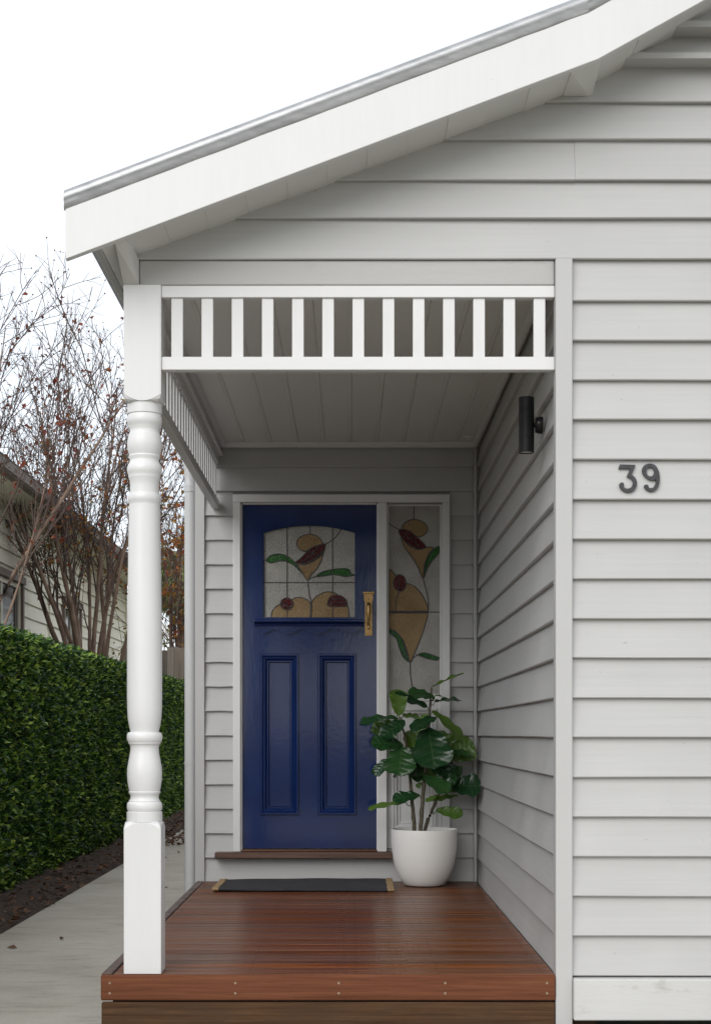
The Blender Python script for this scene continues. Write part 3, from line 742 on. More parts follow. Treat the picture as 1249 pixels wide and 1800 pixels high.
lead([(347, 411), (350, 440), (358, 500), (369, 555), (365, 650)], door); lead([(455, 193), (500, 165), (535, 130), (556, 97)], door)
lead([(350, 410), (372, 398), (400, 389)], door); lead([(78, 293), (95, 290)], door); lead([(275, 303), (262, 306)], door)
lead([(380, 250), (330, 290), (300, 306)], door, YG - .0016); lead([(345, 237), (378, 246), (400, 262), (447, 232)], door, YG - .0016); lead([(415, 199), (400, 225), (378, 246)], door, YG - .0016)
lead([(190, 545), (215, 570), (250, 575)], door, YG - .0046); lead([(478, 545), (530, 552), (580, 545)], door, YG - .0046); lead([(490, 530), (535, 528), (570, 530)], door, YG - .0046)
# handle
hp = [(638, 1040.5), (657.5, 1040.5), (656, 1044), (655, 1045), (655, 1055), (653.6, 1057.5), (653.6, 1117), (641.2, 1117), (641.2, 1057.5), (639.4, 1055), (639.4, 1045), (639, 1044)]
handle = plate('door_handle', [[(EX(x), EZ(y)) for x, y in hp]], YD - .006, YD - .0005, m_brass, door)
box('handle_cornice', EX(637.4), EX(658), YD - .016, YD - .0065, EZ(1043.6), EZ(1040), m_brass, door, .002)
hx = EX(647.5)
V, Fc = [], []
pts = [Vector((hx, YD - .006, EZ(1064))), Vector((hx, YD - .030, EZ(1063))), Vector((hx, YD - .046, EZ(1068))), Vector((hx, YD - .050, EZ(1078))), Vector((hx, YD - .046, EZ(1089))), Vector((hx, YD - .034, EZ(1097))), Vector((hx, YD - .022, EZ(1103)))]
tube_geo(V, Fc, pts, [.011, .0135, .013, .0115, .010, .008, .008], 10, True); mesh_obj('handle_grip', V, Fc, m_brass, door, True)
lathe('handle_knob', [(.001, EZ(1106.5)), (.006, EZ(1105.5)), (.0085, EZ(1103)), (.006, EZ(1099.5)), (.004, EZ(1098))], hx, YD - .016, m_brass, door, 16)
def disc_y(name, x, z, y, r, mat, parent, th=.004, n=12):
    return plate(name, [[(x + r * math.cos(2 * math.pi * i / n), z + r * math.sin(2 * math.pi * i / n)) for i in range(n)]], y - th, y, mat, parent)
disc_y('lock_cylinder', hx, EZ(1051.5), YD - .0062, .0165, m_brass, door, .004, 20)
box('keyhole', hx - .0025, hx + .0025, YD - .0112, YD - .0103, EZ(1054.5), EZ(1051.5), m_hole, door, 0)
for (x, y) in ((642.3, 1046), (652.8, 1046), (643.7, 1079.4), (651, 1079.4), (643.5, 1113.3), (651, 1113.3)): disc_y('handle_screw', EX(x), EZ(y), YD - .0061, .0028, m_hole, door, .0012, 8)
# sidelight
sl_ = plate('sidelight', [rect(680.0, 775.6, 885.5, 1491.5), rect(683, 773, 888, 1220), rect(693, 763, 1250, 1456)], YD + .014, YD + .045, m_white, house)
YG2 = YD + .020
plate('glass', [rect(681.5, 774.5, 886.5, 1221)], YG2, YG2 + .005, m_gclear, sl_)
box('sash_rail', EX(680.2), EX(775.4), YD + .004, YD + .0135, EZ(1232), EZ(1223), m_white, sl_, .003)
moulding((692, 764, 1249, 1457), sl_, m_white, YD + .014)
box('panel', EX(703), EX(753), YD + .030, YD + .040, EZ(1447), EZ(1260), m_white, sl_, .001)
def gp(pts, mat, y=YG2): glass_piece(pts, mat, sl_, y=y)
def clampx(pts): return [(min(max(x, 846), 1153), y) for x, y in pts]
gp([(922, 100), (935, 70), (965, 48), (1000, 41), (1045, 52), (1075, 80), (1080, 110), (1060, 135), (1022, 149), (985, 125), (955, 106)], A)
gp(clampx([(918, 140), (945, 182), (985, 210), (1030, 226), (1072, 213), (1115, 213), (1085, 258), (1060, 325), (1052, 402), (1020, 330), (975, 260), (932, 200)]), A)
gp([(907, 105), (960, 108), (1000, 138), (1035, 168), (1070, 209), (1025, 221), (982, 203), (942, 174), (914, 140)], RD, YG2 - .0004)
gp(clampx([(1055, 402), (1063, 332), (1087, 262), (1121, 221), (1160, 206), (1150, 245), (1100, 302), (1071, 360)]), GN)
gp(clampx([(846, 360), (870, 368), (890, 388), (945, 428), (1000, 450), (1045, 500), (1078, 565), (1082, 592), (1081, 601), (1072, 603), (980, 603), (858, 603), (847, 601), (846, 590)]), A)
gp(ell(910, 430, 37, 51), RD, YG2 - .003)
gp(clampx([(846, 626), (847, 615), (858, 613), (960, 613), (1072, 613), (1081, 615), (1080, 628), (1069, 675), (1040, 760), (1000, 860), (974, 915), (955, 850), (930, 780), (885, 726), (846, 706)]), A)
gp(clampx([(846, 708), (884, 730), (917, 765), (942, 832), (968, 912), (930, 880), (905, 820), (890, 770), (852, 738)]), GN)
gp(clampx([(1022, 868), (1060, 857), (1110, 871), (1153, 888), (1130, 902), (1080, 892), (1045, 880)]), GN)
for pts in ([(996, -44), (996, 0), (996, 41)], [(840, 58), (870, 85), (910, 103)], [(1053, 402), (1070, 470), (1085, 540), (1083, 605)], [(905, 482), (887, 540), (885, 603)], [(840, 608), (990, 608), (1157, 608)],
            [(974, 915), (975, 990), (988, 1075), (996, 1112)], [(974, 912), (995, 885), (1022, 868)]): lead(pts, sl_, YG2)
lead([(930, 118), (975, 160), (1030, 200)], sl_, YG2 - .002); lead([(975, 160), (1000, 138)], sl_, YG2 - .002); lead([(900, 395), (908, 430), (905, 470)], sl_, YG2 - .0046)
for pn, (par, V, Fc) in leads.items(): mesh_obj('lead_came', V, Fc, m_lead, par)
# dark sheet standing in for the unlit room behind the glass
box('hall_dark_sheet', -.70, .62, BY + .10, BY + .14, .1, 2.35, m_dark, house, 0)

# ------------------------------------------------------------------ deck
DL, DR = -.904, .7405
deck = thing('porch_deck', (-.08, 1.7, GZ), 'oiled red-brown timber porch deck with narrow boards in front of the blue door', 'deck')
YDF = -.022
mesh0 = None; yy = .0005; k = 0
while yy < BY - .03:
    w_ = .0875 - .0042
    if mesh0 is None:
        o = box('deck_board', DL + .040, SX - .004, -.0 + yy, yy + w_, -.021, -.0012, m_deck, deck, .003)
        mesh0 = o.data; first = yy
    else:
        o = bpy.data.objects.new('deck_board', mesh0); link(o, deck); o.location = (0, yy - first, ((k * 7) % 5 - 2) * .00025)
    yy += .0875; k += 1
box('edge_board', DL, DL + .0385, -.001, BY - .022, -.095, .003, m_edge, deck, .003)
box('fascia_board', DL, DR, YDF, -.0015, -.093, -.002, m_fascia, deck, .004)
box('lower_board', DL + .002, DR - .001, YDF + .004, .002, GZ - .02, -.100, m_lower, deck, .004)
box('underdeck_block', DL + .04, DR - .002, .004, BY - .03, -.19, -.0225, m_dark, deck, 0)  # solid near-black block filling the space under the boards
for x in (193, 413.5, 595, 782, 960.5):
    for y in (1728, 1746): disc_y('nail', (x - CX) * .00206, CAMZ + (CY - y) * .00206, YDF + .0005, .0045, m_nail, deck, .0012, 10)
V, Fc = [], []
yy = .0005
while yy < BY - .03:
    for x in (DL + .07, -.37, .02, .32, .70):
        for q in (.02, .063):
            b0 = len(V)
            for i in range(6): V.append((x + .0035 * math.cos(i * 1.047) + .004 * math.sin(yy * 40), yy + q + .0035 * math.sin(i * 1.047), .0006))
            Fc.append(tuple(range(b0, b0 + 6)))
    yy += .0875
tag(mesh_obj('deck_nails', V, Fc, m_hole, deck), kind='stuff')

# ------------------------------------------------------------------ door mat
MX0, MX1, MY0, MY1 = -.765, .243, CAMY + 8.47, CAMY + 8.99
mat_t = thing('door_mat', ((MX0 + MX1) / 2, (MY0 + MY1) / 2, 0), 'charcoal woven door mat with tan bound ends on the deck', 'door mat')
def cloth(name, x0, x1, y0, y1, th, mat, lift=0, seed=1, nx=60, ny=20, frayed=0):
    r = random.Random(seed); V = []; Fc = []
    for lay in (1, 0):
        for j in range(ny + 1):
            for i in range(nx + 1):
                tx, ty = i / nx, j / ny
                x = x0 + (x1 - x0) * tx; y = y0 + (y1 - y0) * ty
                e = .004 * mn.noise((x * 11, y * 3, seed)) 
                if frayed and ((frayed < 0 and i == 0) or (frayed > 0 and i == nx)): x += .01 * mn.noise((y * 60, 3, seed))
                h = .002 + .010 * max(0, mn.noise((x * 3.3, y * 4, seed)) + .35) + lift * ty ** 3
                V.append((x, y + e * (1 if ty in (0, 1) else 0), max(.0015, h) + (th if lay else 0)))
    n1_ = (nx + 1) * (ny + 1)
    for j in range(ny):
        for i in range(nx):
            a = j * (nx + 1) + i
            Fc.append((a, a + 1, a + nx + 2, a + nx + 1)); Fc.append((n1_ + a, n1_ + a + nx + 1, n1_ + a + nx + 2, n1_ + a + 1))
    rim = [i for i in range(nx)] + [nx + j * (nx + 1) for j in range(ny)] + [ny * (nx + 1) + nx - i for i in range(nx)] + [(ny - j) * (nx + 1) for j in range(ny)]
    for a, b_ in zip(rim, rim[1:] + rim[:1]): Fc.append((a, n1_ + a, n1_ + b_, b_))
    return mesh_obj(name, V, Fc, mat, mat_t, True)
cloth('woven_field', MX0 + .028, MX1 - .028, MY0, MY1, .009, m_mat, .006)
cloth('bound_end', MX0 + .001, MX0 + .038, MY0 - .003, MY1 + .003, .0125, m_tan, .006, 1, 6, 20, 1)
cloth('bound_end', MX1 - .038, MX1 - .001, MY0 - .003, MY1 + .003, .0125, m_tan, .006, 1, 6, 20, -1)

# ------------------------------------------------------------------ potted fig
DP = 8.83
pc = P(745, 1560, DP); PCX, PCY = pc.x, CAMY + DP
plant = thing('potted_plant', (PCX, PCY, 0), 'fiddle leaf fig with broad dark leaves in a round white pot', 'potted plant')
lathe('pot', [(.001, .002), (.105, .002), (.112, .004), (.119, .010), (.139, .038), (.160, .085), (.176, .14), (.185, .20), (.189, .26), (.190, .318), (.189, .324), (.185, .324), (.182, .31), (.180, .27), (.12, .262), (.001, .262)], PCX, PCY, m_pot, plant, 72, cap=False)
lathe('soil', [(.178, .268), (.12, .276), (.06, .272), (.001, .279)], PCX, PCY, m_soilpot, plant, 40, cap=False)
def ZP(x, y, dy=0): return P(600 + x / 4, 1150 + y / 4, DP + dy)
stems = [[ZP(515, 1290), ZP(508, 1180), ZP(497, 1050), ZP(485, 900), ZP(462, 720, -.01), ZP(448, 600, -.02), ZP(425, 500, -.02), ZP(408, 440, -.02)],
         [ZP(553, 1290, -.03), ZP(560, 1150, -.03), ZP(572, 1000, -.03), ZP(583, 850, -.02), ZP(598, 680, 0), ZP(612, 520, 0), ZP(620, 380, 0), ZP(632, 240, 0)],
         [ZP(575, 1290, .03), ZP(600, 1180, .03), ZP(640, 1090, .03), ZP(672, 1010, .03), ZP(712, 930, .04), ZP(742, 830, .04), ZP(750, 700, .04)]]
stem_pts = []
for st, r0 in zip(stems, (.0125, .013, .0115)):
    V, Fc = [], []
    q = []
    for a, b_ in zip(st[:-1], st[1:]):
        for s_ in range(4): q.append(a.lerp(b_, s_ / 4) + Vector((.0015 * math.sin(len(q) * 2.1), .001, 0)))
    q.append(st[-1]); m = len(q)
    tube_geo(V, Fc, q, [r0 * (1 - .62 * i / m) * (1.16 if i % 5 == 0 else 1) for i in range(m)], 9, True)
    mesh_obj('stem', V, Fc, m_stem, plant, True); stem_pts += q
WS = [(0, .06), (.06, .34), (.15, .56), (.3, .72), (.45, .80), (.6, .93), (.72, 1.0), (.83, .95), (.92, .72), (.97, .45), (1, .06)]
def wprof(s):
    for (a, va), (b_, vb) in zip(WS[:-1], WS[1:]):
        if s <= b_:
            t = (s - a) / (b_ - a); t = t * t * (3 - 2 * t) * .4 + t * .6; return va + (vb - va) * t
    return .06
def fig_leaf(base, tip, width, facing, light, dyb=0., dyt=0., bend=.18, fold=.25, seed=0):
    r = random.Random(seed)
    B = ZP(*base, dyb); T = ZP(*tip, dyt); W = width / 4 * DP / F
    a = T - B; ln = a.length; a.normalize()
    n = {'f': Vector((0, -1, .25)), 'u': Vector((0, -.34, 1)), 'd': Vector((.1, -.8, .8)), 'l': Vector((-.8, -.6, .5)), 'r': Vector((.8, -.6, .5)), 'b': Vector((0, -.9, -.35))}[facing] if isinstance(facing, str) else Vector(facing)
    s_ = a.cross(n).normalized(); n = s_.cross(a).normalized()
    nu, nv = 16, 10; V, Fc, UV = [], [], []
    for i in range(nu + 1):
        s = i / nu
        for j in range(nv + 1):
            t = -1 + 2 * j / nv; w_ = wprof(s) * W * .5
            z_ = -bend * ln * (s * s - s * .9) + fold * abs(t) ** 1.4 * w_ * .8 + .06 * W * math.sin(s * 17 + seed + (3 if t < 0 else 0)) * abs(t) ** 2.2 + .012 * W * math.cos((s * 6 - abs(t) * 1.1) * 6.283)
            V.append(B + a * (s * ln) + s_ * (t * w_) + n * z_); UV.append((s, t))
    for i in range(nu):
        for j in range(nv):
            q = i * (nv + 1) + j; Fc.append((q, q + 1, q + nv + 2, q + nv + 1))
    near = min(stem_pts, key=lambda p_: (p_ - B - Vector((0, 0, -.015))).length)
    pv = []; d_ = near - B
    for i in range(5):
        t = i / 4; pv.append(B + d_ * t + Vector((0, 0, -.015 * math.sin(math.pi * t))) + n * -.002)
    b0 = len(V); tube_geo(V, Fc, pv, [.0028] * 5, 6); UV += [(.5, 0)] * (len(V) - b0)
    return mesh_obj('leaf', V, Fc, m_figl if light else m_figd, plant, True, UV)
LV = [((632, 232), (857, 135), 120, (.2, -.12, 1), 1, 0, .0, .05), ((655, 305), (466, 275), 120, (0, -.75, .8), 0, -.04, -.10, .2), ((405, 432), (395, 246), 135, (.1, -1, .1), 1, 0, .06, .1),
      ((605, 372), (358, 285), 110, (0, .55, .8), 0, .03, .06, .12), ((655, 332), (842, 325), 130, (0, -.22, 1), 0, 0, .03, .1), ((655, 292), (716, 300), 60, 'u', 1, .02, .05, .2),
      ((400, 452), (132, 490), 150, (0, -.35, 1), 0, 0, -.06, .3), ((410, 482), (203, 545), 150, (0, -.55, .8), 1, .02, .03, .22), ((445, 470), (283, 578), 125, (.15, -.9, .55), 0, -.03, -.10, .15),
      ((430, 435), (562, 452), 110, (0, -.5, .9), 1, 0, .07, .15), ((668, 440), (488, 538), 120, (-.1, -.6, .8), 0, -.03, -.12, .2), ((638, 400), (862, 622), 120, (.75, -.6, .35), 1, .0, .04, .22),
      ((608, 520), (655, 805), 285, (0, -1, .3), 0, -.03, -.16, .12), ((620, 520), (468, 640), 170, (0, -.8, .5), 1, .0, .04, .15), ((660, 545), (758, 665), 150, (.1, -1, .4), 1, .03, .03, .1),
      ((432, 640), (203, 622), 135, (0, -.85, .5), 0, -.02, -.08, .2), ((420, 655), (405, 855), 235, (-.1, -1, .35), 0, -.04, -.15, .12), ((325, 735), (232, 855), 95, (-.4, -.8, .3), 0, -.02, -.05, .1),
      ((745, 720), (935, 640), 190, (0, -1, .1), 1, .03, .04, .08), ((735, 690), (775, 935), 115, (-.5, -.8, .1), 0, .02, -.06, .12), ((740, 690), (900, 705), 90, (0, -.5, .9), 0, .0, -.03, .1),
      ((600, 795), (672, 865), 110, (0, -1, .2), 1, .05, .07, .1), ((480, 862), (595, 835), 80, (0, -.5, .9), 0, -.02, -.03, .2), ((570, 860), (757, 975), 135, (.1, -.75, .7), 0, -.05, -.14, .2),
      ((775, 935), (980, 925), 185, (0, -.8, .45), 0, .03, .0, .25), ((745, 970), (905, 940), 80, (0, -.45, .9), 1, .02, .05, .1), ((672, 992), (597, 1040), 60, 'u', 1, -.02, -.08, .1), ((815, 995), (640, 1030), 85, (0, -.4, .95), 1, .02, -.03, .1),
      ((550, 990), (358, 1025), 110, (0, -.75, .65), 0, -.02, -.06, .2), ((455, 1045), (187, 1090), 85, (0, -.38, .95), 1, -.02, -.07, .18), ((665, 1095), (853, 1130), 100, (0, -.8, .5), 1, 0, -.04, .15),
      ((740, 650), (770, 560), 80, (0, -1, 0), 1, .05, .09, .1), ((470, 800), (360, 858), 100, (0, -.5, .8), 0, 0, .03, .2), ((560, 900), (530, 940), 40, 'f', 1, 0, 0, .1), ((590, 860), (540, 790), 80, 'f', 1, .05, .06, .1),
      ((700, 900), (790, 880), 80, 'f', 0, .04, .06, .1),
      ((600, 640), (520, 760), 190, (-.2, -1, .4), 0, .02, -.03, .12), ((605, 600), (720, 690), 190, (.3, -1, .4), 0, .04, .02, .12), ((470, 700), (560, 800), 150, (.2, -1, .3), 0, .03, .0, .12), ((440, 560), (520, 640), 130, (.2, -1, .5), 1, .04, .04, .12),
      ((620, 420), (560, 520), 120, (-.2, -.9, .5), 1, .04, .05, .12), ((745, 760), (660, 850), 140, (-.2, -1, .4), 0, .02, -.02, .12), ((590, 800), (500, 880), 120, (-.2, -.9, .5), 0, .03, .02, .15), ((740, 800), (840, 850), 120, (.2, -.9, .5), 0, .05, .04, .15)]
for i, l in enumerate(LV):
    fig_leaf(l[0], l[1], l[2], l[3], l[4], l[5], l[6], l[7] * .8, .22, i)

# ------------------------------------------------------------------ wall light, ceiling detector, house number
DLt = 5.98
lc = P(924.5, 747.5, DLt); LZ = lc.z
lamp = thing('wall_light', (lc.x, lc.y, LZ), 'black cylindrical up-down wall light on the porch side wall', 'wall light')
lathe('tube', [(.0005, LZ - .104), (.0255, LZ - .104), (.026, LZ - .1075), (.030, LZ - .1075), (.030, LZ - .052), (.0292, LZ - .0515), (.0292, LZ - .0505), (.030, LZ - .050), (.030, LZ + .058), (.0292, LZ + .0585), (.0292, LZ + .0595), (.030, LZ + .060), (.030, LZ + .1075), (.026, LZ + .1075), (.0255, LZ + .104), (.0005, LZ + .104)], lc.x, lc.y, m_black, lamp, 40, cap=False)
lathe('lens', [(.0005, LZ - .1045), (.0245, LZ - .1045), (.0245, LZ - .1042), (.0005, LZ - .1042)], lc.x, lc.y, m_lens, lamp, 24, cap=False)
V, Fc = [], []
tube_geo(V, Fc, [Vector((lc.x + .027, lc.y, LZ)), Vector((SX - .026, lc.y, LZ))], [.009, .009], 14, True); mesh_obj('arm', V, Fc, m_black, lamp, True)
V, Fc = [], []
tube_geo(V, Fc, [Vector((SX - .028, lc.y, LZ)), Vector((SX - .0275, lc.y, LZ)), Vector((SX - .012, lc.y, LZ)), Vector((SX - .001, lc.y, LZ))], [.020, .029, .033, .033], 28, True); mesh_obj('mount', V, Fc, m_black, lamp)
V, Fc = [], []
tube_geo(V, Fc, [Vector((SX - .019, lc.y - .0325, LZ + .004)), Vector((SX - .019, lc.y - .0335, LZ + .004))], [.003, .003], 8, True); mesh_obj('screw', V, Fc, m_nail, lamp)
dc = P(824, 768, 8.894)
det = thing('ceiling_sensor', (dc.x, dc.y, CEIL), 'small round white sensor on the porch ceiling in the corner', 'sensor')
lathe('housing', [(.036, CEIL - .0005), (.036, CEIL - .006), (.026, CEIL - .010), (.018, CEIL - .0105)], dc.x, dc.y, m_white, det, 28)
lathe('dome', [(.019, CEIL - .0106), (.017, CEIL - .018), (.010, CEIL - .024), (.001, CEIL - .026)], dc.x, dc.y, m_lens, det, 20)
def NB(x, y): return ((1060 + x / 8.92 - CX) * .002063, CAMZ + (CY - (790 + y / 8.92)) * .002063)
three = [(275, 217), (515, 225), (512, 245), (450, 385), (490, 412), (520, 455), (533, 510), (525, 565), (500, 615), (460, 650), (405, 668), (350, 662), (300, 635), (265, 590), (255, 550), (265, 522), (295, 508), (320, 518), (330, 545), (322, 575), (335, 595), (365, 606), (405, 605), (440, 585), (462, 550), (470, 515), (462, 480), (440, 445), (410, 428), (378, 415), (382, 400), (435, 288), (290, 283), (272, 295), (255, 290), (252, 275)]
nine = [(750, 203), (800, 215), (845, 250), (875, 310), (890, 380), (893, 450), (885, 520), (865, 580), (830, 625), (785, 648), (740, 652), (695, 638), (660, 608), (642, 575), (655, 548), (685, 543), (708, 555), (716, 590), (735, 600), (770, 597), (800, 575), (822, 535), (830, 495), (832, 462), (800, 470), (755, 472), (705, 452), (660, 415), (630, 370), (618, 320), (630, 270), (660, 230), (700, 210)]
hole = ell(748, 337, 62, 74, 20)
sm = [three[0], three[1], three[2], three[3]] + catmull(three[3:30], False, 2)[1:] + three[30:]
d3 = plate('house_numeral', [[NB(*p_) for p_ in sm]], -.0105, -.0015, m_iron)
tag(d3, 'black metal numeral three next to the grey corner trim', 'house number')
d9 = plate('house_numeral', [[NB(*p_) for p_ in catmull(nine, True, 2)], [NB(*p_) for p_ in hole]], -.0105, -.0015, m_iron)
tag(d9, 'black metal numeral nine with a closed round loop', 'house number')
for o in (d3, d9):
    for vv in o.data.vertices: vv.co.y += .022 * (vv.co.z - zk(12)) / PITCH - .001
for o, pts in ((d3, ((387, 245), (490, 570))), (d9, ((655, 327), (855, 530), (748, 226)))):
    for p_ in pts:
        q = NB(*p_); disc_y('screw', q[0], q[1], -.0116 + .022 * (q[1] - zk(12)) / PITCH, .0022, m_hole, o, .0008, 8)

# ------------------------------------------------------------------ downpipe
PXd, PYd = -.953, BY + .06
dp = thing('downpipe', (PXd, PYd, GZ), 'grey round downpipe beside the corner trim of the porch wall', 'downpipe')
lathe('pipe', [(.0335, GZ), (.0335, 2.349)], PXd, PYd, m_pipe, dp, 28)
lathe('collar', [(.0338, 2.305), (.0362, 2.307), (.0362, 2.349), (.0338, 2.351)], PXd, PYd, m_pipe, dp, 28)
lathe('strap', [(.0338, EZ(1345)), (.0355, EZ(1345)), (.0355, EZ(1338)), (.0338, EZ(1338))], PXd, PYd, m_pipe, dp, 28)
V, Fc = [], []
tube_geo(V, Fc, [Vector((PXd, PYd, 2.30)), Vector((PXd - .002, PYd - .002, 2.40)), Vector((PXd - .008, PYd, 2.47)), Vector((PXd - .02, PYd, 2.53)), Vector((PXd - .03, PYd, 2.62))], [.031] * 5, 24, True)
mesh_obj('offset_bend', V, Fc, m_pipe, dp, True)
box('drain_grate', -.985, -.925, CAMY + 8.02, CAMY + 8.13, GZ + .001, GZ + .05, m_gutter, dp, .004)

# ------------------------------------------------------------------ hedge
HX, HTOP, HY0, HY1 = -2.30, 1.56, -2.0, 16.2
hedge = thing('hedge', (HX - .35, 7, GZ), 'tall clipped green hedge along the concrete path', 'hedge')
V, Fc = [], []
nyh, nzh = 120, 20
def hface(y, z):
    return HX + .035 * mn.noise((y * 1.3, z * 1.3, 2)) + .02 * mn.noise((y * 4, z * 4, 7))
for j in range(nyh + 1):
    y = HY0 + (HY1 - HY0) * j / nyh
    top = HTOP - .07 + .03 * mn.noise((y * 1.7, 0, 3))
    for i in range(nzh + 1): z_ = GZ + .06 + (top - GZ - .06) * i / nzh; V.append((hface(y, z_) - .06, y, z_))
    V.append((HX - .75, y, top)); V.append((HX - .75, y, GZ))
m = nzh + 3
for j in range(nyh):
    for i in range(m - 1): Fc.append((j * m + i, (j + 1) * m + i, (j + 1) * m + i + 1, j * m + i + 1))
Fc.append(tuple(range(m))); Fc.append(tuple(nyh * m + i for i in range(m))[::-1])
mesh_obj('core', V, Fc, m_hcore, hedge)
r = random.Random(11); items = []
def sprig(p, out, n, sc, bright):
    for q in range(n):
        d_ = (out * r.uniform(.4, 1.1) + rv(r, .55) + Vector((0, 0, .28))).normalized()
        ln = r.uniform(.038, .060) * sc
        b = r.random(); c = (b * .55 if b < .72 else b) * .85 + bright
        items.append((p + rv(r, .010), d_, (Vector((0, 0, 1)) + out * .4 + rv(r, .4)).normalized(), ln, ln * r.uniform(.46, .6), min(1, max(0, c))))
y = HY0
NS = 26000
for i in range(NS):
    u = r.random(); yv = HY0 + (HY1 - HY0) * (u ** 1.0); zv = r.uniform(GZ + .03, HTOP)
    if yv < 1.8 and r.random() < .6: continue
    edge = max(0, 1 - (zv - GZ) / .35)
    depth = r.random() ** 2 * .05
    x = hface(yv, zv) - depth + .02 - edge * .02
    sc = 1 if yv < 9 else 1.1
    sprig(Vector((x, yv, zv)), Vector((1, 0, .15)), 4, sc, r.choice((0, 0, 0, 0, .12, .3)) if depth < .02 else 0)  # outermost leaves get lighter tones as painted highlights
for i in range(3800):
    yv = r.uniform(HY0, HY1); x = HX - r.random() * .6
    zt_ = HTOP - .06 + .03 * mn.noise((yv * 1.7, 0, 3)) + .05 * max(0, mn.noise((yv * 3, x * 3, 9)))
    sprig(Vector((x, yv, zt_ + r.uniform(-.03, .05))), Vector((.15, 0, 1)), 5, 1.05, r.choice((0, .1, .1, .35)))  # top leaves painted lighter, as if lit
for i in range(900):
    sprig(Vector((HX - r.random() * .6, HY0, r.uniform(GZ, HTOP))), Vector((0, -1, .2)), 4, 1, 0)
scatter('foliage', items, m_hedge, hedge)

# ------------------------------------------------------------------ leaf litter
items = []
r = random.Random(21)
def bedz(x, y):
    t = min(1, max(0, (PX0 + .004 - x) / .95)); return GZ - .025 + .085 * min(1, t * 2.2) ** .8
def litter(x, y, z_, s=1):
    a = r.uniform(0, 6.28); items.append((Vector((x, y, z_)), Vector((math.cos(a), math.sin(a), r.uniform(-.1, .5))), Vector((r.gauss(0, .4), r.gauss(0, .4), 1)), r.uniform(.035, .075) * s, r.uniform(.02, .042) * s, r.random()))
for i in range(1000):
    y = r.uniform(-1, 17); x = PX0 - abs(r.gauss(0, .22)) + .01
    litter(x, y, max(GZ + .004, bedz(x, y)) + .008 + r.random() * .02)
for i in range(420):
    y = r.uniform(9.3, 15); x = PX0 + abs(r.gauss(0, .22)) * (1 if y < 11 else 1.5)
    if x < -.95: litter(x, y, GZ + .006, 1.1)
lo = scatter('leaf_litter', items, m_litter)
tag(lo, 'brown fallen leaves strewn over the soil bed and far path', 'leaves', kind='stuff')
for i, (px_, py_, D_) in enumerate(((313, 1500, 0), (291, 1508, 0), (294, 1560, 0), (106, 1653, 0), (31, 1668, 0))):
    D_ = (CAMZ - GZ) * F / (py_ - CY); p_ = P(px_, py_, D_); p_.z = GZ + .004
    items = []; litter(p_.x, p_.y, GZ + .004, .95)
    o = scatter('fallen_leaf', items, m_litter, None, None)
    tag(o, 'single curled brown leaf lying on the bare concrete path', 'leaf', 'leaves on the path')

